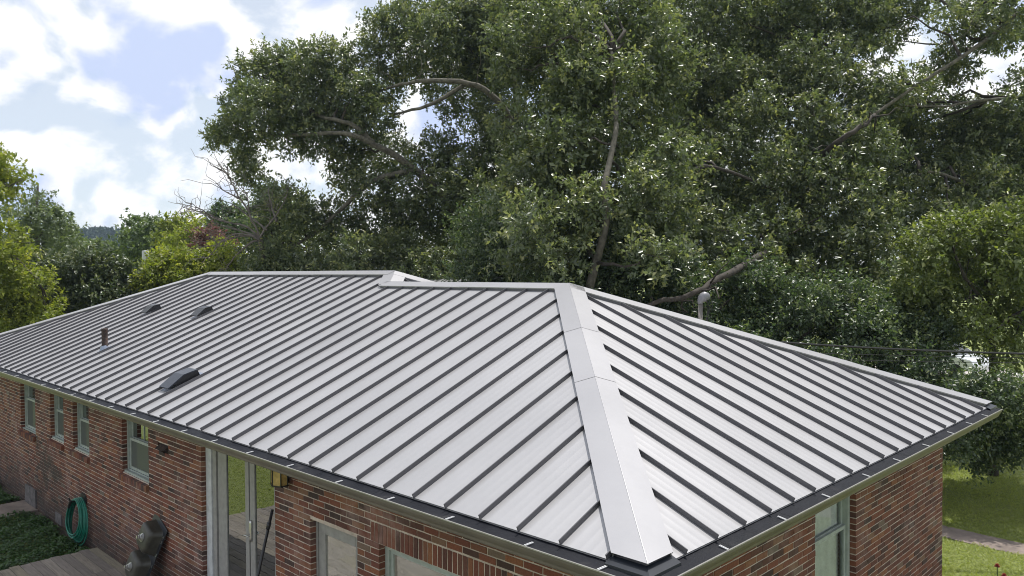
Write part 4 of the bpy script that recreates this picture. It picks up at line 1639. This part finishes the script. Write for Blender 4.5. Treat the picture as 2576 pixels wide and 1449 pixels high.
# --- dark understory behind the roof
dU = 19.0
for i, (u0, u1, v0, v1, d, lab) in enumerate([
        (1180, 1400, 560, 800, 20.5, 'dark bushy understory shrub behind the lower ridge left of the winding trunk'),
        (1400, 1640, 610, 830, 17.5, 'dark bushy understory shrub below the winding pale trunk'),
        (1660, 1900, 700, 900, 17.2, 'dense dark shrub round the service mast behind the right hip'),
        (1880, 2140, 740, 980, 17.2, 'dense dark shrub under the power cables behind the right hip'),
        (2120, 2380, 800, 1040, 17.0, 'dense dark shrub near the far corner of the right gutter')]):
    cr = fill(u0, u1, v0, v1, 72, d, 0.8, (), 0.72, 0.92, lean=0.7)
    g_ = ground_at((u0 + u1) / 2, d)
    tree('understory_shrub', lab, 'shrub', g_, cr, 34000, M['darkleaf'], M['barkdark'], [spot((u0 + u1) / 2, (v0 + v1) / 2, d)], (0.07, 0.03), group='dark shrubs behind the roof', nbranch=12, L=0.095, W=0.048)
hol = many([(2420, 1060, 45), (2480, 1090, 50), (2540, 1060, 50), (2400, 1110, 30), (2460, 1150, 26), (2560, 1120, 34), (2600, 1030, 60), (2520, 1000, 45), (2440, 1000, 40)], 15.6, 0.7)
tree('holly_shrub', 'dark drooping shrub by the far end of the right gutter', 'shrub', ground_at(2340, 17.0), hol, 30000, M['darkleaf'], M['barkdark'], [spot(2370, 1040, 16.6)], (0.06, 0.03), nbranch=10, L=0.085, W=0.042)
dog = many([(2330, 620, 45), (2400, 590, 50), (2470, 600, 50), (2540, 570, 50), (2370, 690, 50), (2450, 680, 50), (2530, 660, 50), (2600, 640, 50), (2400, 770, 45), (2330, 760, 40), (2480, 760, 45),
            (2560, 750, 40), (2550, 800, 40), (2580, 850, 36), (2460, 820, 36), (2520, 900, 30), (2590, 700, 40), (2570, 920, 24), (2420, 850, 34), (2340, 850, 40), (2520, 850, 24), (2300, 700, 45), (2280, 800, 45)], 17.8, 0.9, 1.2)
tree('dogwood_tree', 'small light green dogwood with a dark forked trunk near the driveway', 'tree', ground_at(2503, 18.2), dog, 24000, M['dogleaf'], M['barkdark'],
     [spot(2500, 1000, 18.2), spot(2497, 900, 18.2), spot(2492, 800, 18.2), spot(2480, 700, 18.2)], (0.11, 0.05),
     [([spot(2495, 840, 18.2), spot(2540, 800, 17.8), spot(2600, 770, 17.6)], 0.06, 0.03), ([spot(2490, 780, 18.2), spot(2430, 700, 17.6), spot(2400, 620, 17.4)], 0.05, 0.02),
      ([spot(2485, 730, 18.2), spot(2520, 640, 17.8), spot(2540, 560, 17.6)], 0.05, 0.02)], nbranch=26, L=0.12, W=0.062, flat=1.8)

# --- left hand side, far to near
hillm = []
hill_t = np.linspace(0, 1, 60)
hl = []
for t in np.linspace(0, 1, 70):
    top = 600 - 24 * math.sin(math.pi * min(1, max(0, t * 1.1 - .05))) ** 0.8 + rng.uniform(-2.5, 2.5)
    uu = 130 + 240 * t
    hl += [bl(uu, top + 6, 5.5, 420 + rng.uniform(-20, 10)), bl(uu, top + 18, 12, 412), bl(uu, top + 38, 18, 405)]
pos, dirs, tone, _, _ = sprigs(hl, 42000, 8, 1.2, 0.6)
k = len(pos)
hill_o = leaf_mesh('far_wooded_hill', pos, dirs, unit(rng.normal(size=pos.shape) + np.array([0, 0, 1.0])), 1.5 * (0.7 + .6 * rng.random(k)), 1.1 * (0.7 + .6 * rng.random(k)), tone, M['hill'], None)
tag(hill_o, kind='stuff')

far = [('olive green tree in the gap left of the far hill', [(165, 612, 24), (190, 626, 28), (225, 650, 26), (205, 665, 40), (270, 675, 26), (160, 655, 36)], 66, M['midleaf'], 9000, 0.30),
       ('pale green tree below the far hill', [(250, 630, 18), (275, 645, 22), (240, 660, 24), (300, 660, 22), (262, 618, 11)], 58, M['greyleaf'], 7000, 0.28),
       ('rounded green tree right of the far hill', [(372, 580, 40), (340, 612, 34), (405, 596, 40), (425, 640, 44), (360, 640, 40), (318, 636, 16), (395, 655, 45), (360, 562, 18)], 54, M['midleaf'], 15000, 0.24),
       ('light green tree beside the rounded green tree', [(470, 575, 36), (440, 600, 30), (505, 592, 36), (475, 620, 40), (520, 620, 34), (540, 640, 34)], 50, M['yellowleaf'], 10000, 0.22),
       ('grey green tree behind the bare dead branches', [(620, 545, 34), (668, 508, 36), (650, 570, 42), (700, 560, 50), (720, 520, 40), (600, 580, 34), (560, 590, 30), (690, 490, 24)], 47, M['greyleaf'], 14000, 0.22),
       ('dark tree top behind the bare dead branches', [(552, 535, 18), (575, 552, 22), (560, 565, 24), (590, 580, 26)], 43, M['darkleaf'], 5000, 0.2)]
far += [('distant green tree beyond the driveway at the right edge', [(2540, 560, 60), (2600, 600, 70), (2560, 660, 60), (2500, 640, 50), (2620, 500, 60)], 55, M['midleaf'], 14000, 0.26),
        ('distant pale tree beyond the driveway behind the dogwood', [(2330, 640, 60), (2400, 680, 50), (2280, 690, 60), (2450, 700, 40)], 58, M['greyleaf'], 12000, 0.26)]
for lab, lst, d, m_, n_, L_ in far:
    cu = sum(q[0] for q in lst) / len(lst)
    tree('distant_tree', lab, 'tree', ground_at(cu, d), many(lst, d, 2.0, 1.6), n_, m_, M['barkdark'], [spot(cu, 660, d), spot(cu, 610, d)], (0.25, 0.08), group='trees beyond the house', nbranch=8, L=L_, W=L_ * .55, twig=0.35)

fe = many([(92, 500, 24), (85, 540, 36), (120, 560, 34), (60, 545, 34), (110, 610, 44), (150, 600, 34), (45, 600, 46), (120, 655, 46), (175, 640, 34), (60, 660, 50), (95, 475, 10), (70, 700, 50)], 36, 1.6, 1.5)
tree('feathery_tree', 'feathery grey green tree near the left edge with a pointed top', 'tree', ground_at(95, 36), fe, 17000, M['greyleaf'], M['deadwood'], [spot(95, 680, 36), spot(92, 540, 36), spot(96, 462, 36)], (0.2, 0.03), nbranch=24, L=0.17, W=0.08, twig=0.35)
fd = many([(152, 545, 16), (155, 575, 22), (150, 600, 24), (158, 620, 24)], 41, 1, 1.4)
tree('dark_tree', 'small dark brown green tree behind the feathery tree', 'tree', ground_at(152, 41), fd, 4500, M['darkleaf'], M['barkdark'], [spot(152, 620, 41), spot(152, 550, 41)], (0.15, 0.04), nbranch=8, L=0.17, W=0.09, twig=0.3)
yl = many([(-30, 425, 34), (5, 450, 24), (10, 412, 18), (6, 388, 10), (32, 460, 12), (-25, 478, 30), (5, 480, 14), (50, 448, 7), (16, 378, 6)], 24.5, 0.6)
yl += many([(15, 595, 30), (10, 650, 36), (35, 705, 36), (90, 712, 28), (60, 765, 34), (120, 765, 24), (10, 760, 40), (20, 815, 34), (105, 795, 22), (60, 640, 18), (-20, 700, 50)], 25.0, 0.8)
tree('yellow_green_tree', 'bright yellow green tree at the left edge', 'tree', ground_at(-40, 25), yl, 15000, M['yellowleaf'], M['bark'], [spot(-40, 760, 25), spot(-30, 560, 25), spot(-5, 400, 24.6)], (0.16, 0.04),
     [([spot(-20, 480, 24.8), spot(20, 470, 24.4), spot(60, 450, 24.4)], 0.04, 0.012), ([spot(-30, 620, 25), spot(30, 640, 24.6), spot(90, 700, 24.6)], 0.06, 0.02)], nbranch=20, L=0.16, W=0.07, twig=0.36)
mg = many([(150, 690, 46), (205, 682, 46), (262, 688, 44), (318, 712, 36), (185, 740, 54), (250, 742, 54), (305, 752, 42), (130, 720, 36), (345, 728, 24), (170, 800, 45), (230, 800, 45), (280, 675, 28), (110, 780, 40), (60, 830, 45), (15, 850, 45), (100, 840, 40)], 27.5, 0.9)
tree('magnolia_bush', 'dark rounded magnolia bush behind the far end of the roof', 'bush', ground_at(215, 27.8), mg, 34000, M['magleaf'], M['barkdark'], [spot(215, 760, 27.6), spot(215, 700, 27.6)], (0.14, 0.06), nbranch=20, L=0.15, W=0.075, twig=0.4, per=16)
for lab, lst, d in (('yellow green shrub left of the bare dead branches', [(392, 700, 28), (430, 690, 32), (375, 715, 20), (455, 668, 30), (410, 665, 24)], 28), ('yellow green shrub under the bare dead branches', [(490, 672, 36), (540, 680, 40), (580, 662, 34), (500, 700, 30), (610, 690, 30), (555, 640, 24)], 27)):
    cu = sum(q[0] for q in lst) / len(lst)
    tree('yellow_shrub', lab, 'shrub', ground_at(cu, d), many(lst, d, 0.7), 13000, M['yellowleaf'], M['barkdark'], [spot(cu, 690, d)], (0.05, 0.02), group='yellow green shrubs behind the roof', nbranch=10, L=0.13, W=0.07)
pk = many([(520, 598, 22), (548, 612, 18), (498, 636, 18), (535, 640, 20), (470, 655, 16), (575, 625, 14)], 31, 0.7)
tree('crepe_myrtle', 'pinkish crepe myrtle behind the bare dead branches', 'tree', ground_at(525, 31), pk, 2600, M['pinkleaf'], M['bark'], [spot(525, 650, 31), spot(525, 610, 31)], (0.06, 0.02), nbranch=10, L=0.13, W=0.07)
sh = many([(660, 700, 45), (730, 690, 50), (800, 690, 50), (880, 690, 50), (960, 680, 55), (1050, 690, 55), (1130, 690, 55), (700, 650, 40), (1000, 640, 50), (900, 640, 45)], 24.0, 0.9)
tree('hedge_shrub', 'bushy green shrubs behind the main ridge under the spreading oak', 'shrub', ground_at(880, 24.4), sh, 30000, M['oakleaf'], M['barkdark'], [spot(880, 700, 24.2)], (0.08, 0.04), nbranch=10, L=0.125, W=0.06)

# --- far wood along the horizon, one mass
wood = []
for an in np.linspace(-62, 62, 90):
    a_ = math.radians(an)
    dd = 190 + rng.uniform(-25, 25)
    fw = np.array([FWD[0], FWD[1], 0]) * math.cos(a_) + np.array([RIGHT[0], RIGHT[1], 0]) * math.sin(a_)
    hh_ = 6.5 + rng.uniform(-1.5, 1.5)
    wood.append((np.array([CAM[0], CAM[1], 0]) + fw * dd + np.array([0, 0, hh_ * .5]), np.array([4.5, 4.5, hh_ * .5])))
pos, dirs, tone, _, out = sprigs(wood, 40000, 10, 1.0, 0.6)
k = len(pos)
pos[:, 2] = np.maximum(pos[:, 2], 0.05)
tag(leaf_mesh('far_woods', pos, dirs, unit(rng.normal(size=pos.shape) * .6 + out * .5 + np.array([0, 0, .9])), 1.1 * (0.7 + .6 * rng.random(k)), 0.8 * (0.7 + .6 * rng.random(k)), tone, M['midleaf'], None), kind='stuff')

# --- bare dead tree
dt = thing('dead_tree', 'bare dead tree with grey branches fanning out to the left', 'tree', tuple(ground_at(655, 24.0)))


def px(x, y, d=23.5):
    return spot(x / 1.4907, y / 1.4907, d)


tb = MB()
tb.tube(smooth_line([ground_at(655, 24.0), px(985, 1010, 24), px(972, 885, 23.6)], 4), [0.09] * 4 + [0.085] * 3 + [0.07] * 2, 9)
tb.build('trunk', M['deadwood'], dt, True)
dead = [[(970, 885), (935, 800), (895, 740), (870, 690), (860, 660), (835, 640), (820, 612)], [(858, 668), (853, 650), (856, 622)], [(897, 742), (870, 730), (825, 708)],
        [(970, 885), (925, 850), (860, 835), (790, 815), (740, 790), (702, 786)], [(860, 835), (800, 812), (760, 790), (714, 762)], [(965, 885), (900, 885), (860, 895), (800, 920), (738, 932)],
        [(965, 885), (910, 868), (850, 850), (805, 836), (770, 800)], [(935, 800), (930, 770), (926, 730), (908, 705)], [(1000, 862), (960, 830), (920, 800), (880, 770), (856, 758)],
        [(975, 900), (930, 880), (880, 880), (830, 905), (790, 950), (760, 985)], [(960, 900), (900, 940), (860, 990), (840, 1020)], [(1035, 830), (1022, 790), (1012, 745), (1005, 700)],
        [(975, 890), (1000, 850), (1040, 800), (1070, 740), (1085, 690)]]
for b_ in dead:
    m = MB()
    d0 = 23.5 + rng.uniform(-1.2, 1.2)
    pts = smooth_line([px(x_, y_, 23.6 + (d0 - 23.6) * i / len(b_)) for i, (x_, y_) in enumerate(b_)], 4)
    pts = [p + rng.normal(size=3) * 0.012 for p in pts]
    nn = len(pts)
    m.tube(pts, list(np.linspace(0.034, 0.009, nn)), 6)
    for k in range(nn // 2 + 2):
        q = pts[random.randrange(nn // 3, nn)]
        e_ = q + rng.normal(size=3) * 0.35 - RIGHT * 0.3 + np.array([0, 0, 0.2])
        m.tube(wiggly(q, e_, 5, 0.08), [0.010, 0.009, 0.007, 0.006, 0.004], 4)
    m.build('branch', M['deadwood'], dt, True)

# --- utility pole with a transformer, car on the driveway
up = thing('utility_pole', 'wooden utility pole with a grey transformer can among the trees', 'pole', tuple(ground_at(372, 46)))
gp = ground_at(372, 46)
MB().tube([gp, gp + np.array([0, 0, 5.75])], [0.13, 0.11], 9).build('pole', M['polewood'], up, True)
tcn = spot(366, 648, 46)
MB().lathe([(0.0, 0.42), (0.17, 0.40), (0.19, 0.36), (0.19, -0.36), (0.16, -0.40), (0.0, -0.40)], 14, tcn).build('transformer', M['cangrey'], up, True)

carb = np.array(spot(2360, 940, 36.0))
carb[2] = 0.008
cr_ = thing('parked_car', 'white parked car on the driveway half hidden behind the trees', 'car', tuple(carb))
cd = np.array([0.955, -0.297, 0])
cs = np.array([0.297, 0.955, 0])


def cp(a, b, h):
    return tuple(carb + cd * a + cs * b + np.array([0, 0, h]))


prof = [(-2.15, 0.35), (-2.2, 0.62), (-2.1, 0.88), (-1.5, 0.95), (-0.75, 1.40), (0.55, 1.44), (1.25, 0.98), (2.0, 0.86), (2.2, 0.6), (2.15, 0.35)]
bo = MB()
n = len(prof)
vs = [cp(a, -0.86 if h < 1.2 else -0.66, h) for a, h in prof] + [cp(a, 0.86 if h < 1.2 else 0.66, h) for a, h in prof]
bo.add(vs, [tuple(range(n)), tuple(range(2 * n - 1, n - 1, -1))] + [(i, i + n, (i + 1) % n + n, (i + 1) % n) for i in range(n)])
bo.build('body', M['carpaint'], cr_, bevel=0.05)
for s_ in (-1, 1):
    MB().add([cp(a, s_ * b, h) for a, b, h in ((-1.35, 0.865, 0.98), (1.1, 0.865, 0.99), (0.5, 0.69, 1.38), (-0.72, 0.69, 1.35))], [(0, 1, 2, 3)]).build('side_window', M['carglass'], cr_)
MB().add([cp(a, b, h) for a, b, h in ((1.27, -0.7, 1.0), (1.27, 0.7, 1.0), (0.60, 0.6, 1.425), (0.60, -0.6, 1.425))], [(0, 1, 2, 3)]).build('windscreen', M['carglass'], cr_)
for a_ in (-1.35, 1.35):
    for s_ in (-1, 1):
        c_ = np.array(cp(a_, s_ * 0.80, 0.32))
        MB().lathe([(0.0, -0.09), (0.30, -0.09), (0.32, -0.06), (0.32, 0.06), (0.30, 0.09), (0.0, 0.09)], 16, c_, cs).build('wheel', M['tyre'], cr_)

# --- red flowers by the right hand wall
flower_spots = [(0.08, 8.16, 0.75), (0.23, 7.86, 0.74), (0.45, 6.0, 0.72), (0.62, 5.5, 0.66)]
flab = ['red garden flower on a tall stem, the farther one by the right wall corner', 'red garden flower at the bottom edge beside the brick wall corner',
        'red garden flower mirrored lowest in the right window', 'red garden flower mirrored in the right window beside its frame']
for i, (x_, y_, h_) in enumerate(flower_spots):
    fl = thing('red_flower', flab[i], 'flower', (x_, y_, 0), 'red garden flowers')
    MB().tube(wiggly((x_, y_, 0), (x_ + .02, y_, h_), 5, 0.02), 0.006, 5).build('stem', M['clover'], fl)
    for layer in range(3):
        pb = MB()
        for k in range(8):
            an = k * math.pi / 4 + layer * 0.4
            rr = 0.04 - 0.009 * layer
            c_, s_ = math.cos(an), math.sin(an)
            z_ = h_ + 0.008 * layer
            pb.add([(x_ + .02, y_, z_), (x_ + .02 + rr * .6 * c_ - .018 * s_, y_ + rr * .6 * s_ + .018 * c_, z_ + 0.02), (x_ + .02 + rr * c_, y_ + rr * s_, z_ + .005 + .012 * layer), (x_ + .02 + rr * .6 * c_ + .018 * s_, y_ + rr * .6 * s_ - .018 * c_, z_ + 0.02)], [(0, 1, 2, 3)])
        pb.build('petal', M['petal'], fl)
    k = 26
    pos = np.array([x_, y_, 0.0]) + np.stack([rng.normal(size=k) * .05, rng.normal(size=k) * .05, rng.random(k) * h_ * .8], 1)
    leaf_mesh('leaves', pos, rng.normal(size=(k, 3)) + np.array([0, 0, .3]), unit(rng.normal(size=(k, 3)) + np.array([0, 0, 1])), np.full(k, .09), np.full(k, .035), rng.random(k), M['clover'], fl)

# --- grass and ground cover


def blades(name, n, x0, x1, y0, y1, h, w, mat, avoid=None, dens=None):
    x = rng.uniform(x0, x1, n)
    y = rng.uniform(y0, y1, n)
    keep = np.ones(n, bool)
    if avoid is not None:
        keep &= ~avoid(x, y)
    x, y = x[keep], y[keep]
    n = len(x)
    pos = np.stack([x, y, np.zeros(n)], 1)
    patch = 0.5 + 0.5 * np.sin(x * 1.7 + np.sin(y * 1.3) * 2) * np.cos(y * 1.1 + np.sin(x * .9))
    dirs = np.stack([rng.normal(size=n) * .95, rng.normal(size=n) * .95, np.full(n, 0.5)], 1)
    nrm = np.stack([rng.normal(size=n) * .6, rng.normal(size=n) * .6, np.full(n, 1.2)], 1)
    ln = h * (0.5 + 0.8 * rng.random(n)) * (0.7 + .5 * patch)
    o = leaf_mesh(name, pos, dirs, nrm, ln, w * (0.7 + .6 * rng.random(n)), 0.25 + .35 * rng.random(n) + .35 * patch * rng.random(n), mat, None, 'stuff')
    return o


def on_path(x, y):
    yc = 12.3 - 0.105 * (x + 7) + 0.05 * np.sin(x * 1.3)
    return np.abs(y - yc) < 0.33 + 0.05 * np.sin(x * 9)


blades('grass', 170000, -4.0, 3.0, 3.0, 17.0, 0.075, 0.012, M['grassblade'], lambda x, y: on_path(x, y) | ((x < -0.45) & (y < 7.85)))
blades('grass', 60000, -7.0, 6.0, 17.0, 34.0, 0.10, 0.022, M['grassblade'])
blades('grass', 90000, -21.0, -6.0, -10.0, -0.95, 0.085, 0.014, M['grassblade'], lambda x, y: ((x > -11.68) & (y > -3.45)) | ((x > -16.2) & (x < -15.1) & (y > -2.65)))
nC = 32000
x = rng.uniform(-20.5, -11.72, nC)
y = 0.42 - 1.9 * rng.random(nC) ** 1.15
mound = 0.10 + 0.05 * np.sin(x * 2.3) * np.cos(y * 3.1) + 0.04 * np.sin(x * 7 + y * 5)
edge = np.clip((0.46 + 0.08 * np.sin(x * 3) - y) / 0.25, 0.0, 1)
ok = ~((x > -16.2) & (x < -15.08)) & (edge > rng.random(nC) * .6)
x, y, mound, edge = x[ok], y[ok], mound[ok], edge[ok]
nC = len(x)
pos = np.stack([x, y, mound * (0.35 + .65 * rng.random(nC)) * (0.4 + .6 * edge)], 1)
leaf_mesh('clover', pos, np.stack([rng.normal(size=nC), rng.normal(size=nC), rng.normal(size=nC) * .25], 1), unit(rng.normal(size=(nC, 3)) * .35 + np.array([0, 0, 1])),
          0.05 * (0.7 + .6 * rng.random(nC)), 0.042 * (0.7 + .6 * rng.random(nC)), np.clip(rng.random(nC) * .6 + .5 * (y < -1.1) * rng.random(nC), 0, 1), M['clover'], None, 'stuff')

# ------------------------------------------------------------------ thin summer haze
hz = MB().box(-500, 500, -500, 500, -1.0, 48.0).build('haze', bpy.data.materials.new('haze_air'))
tag(hz, kind='stuff')
hm_ = hz.data.materials[0]
hm_.use_nodes = True
hn, hl_ = hm_.node_tree.nodes, hm_.node_tree.links
hn.remove(hn['Principled BSDF'])
pv = hn.new('ShaderNodeVolumePrincipled')
pv.inputs['Color'].default_value = (0.62, 0.80, 1.0, 1)
pv.inputs['Density'].default_value = 0.00032
pv.inputs['Anisotropy'].default_value = 0.2
hl_.new(pv.outputs[0], hn['Material Output'].inputs['Volume'])
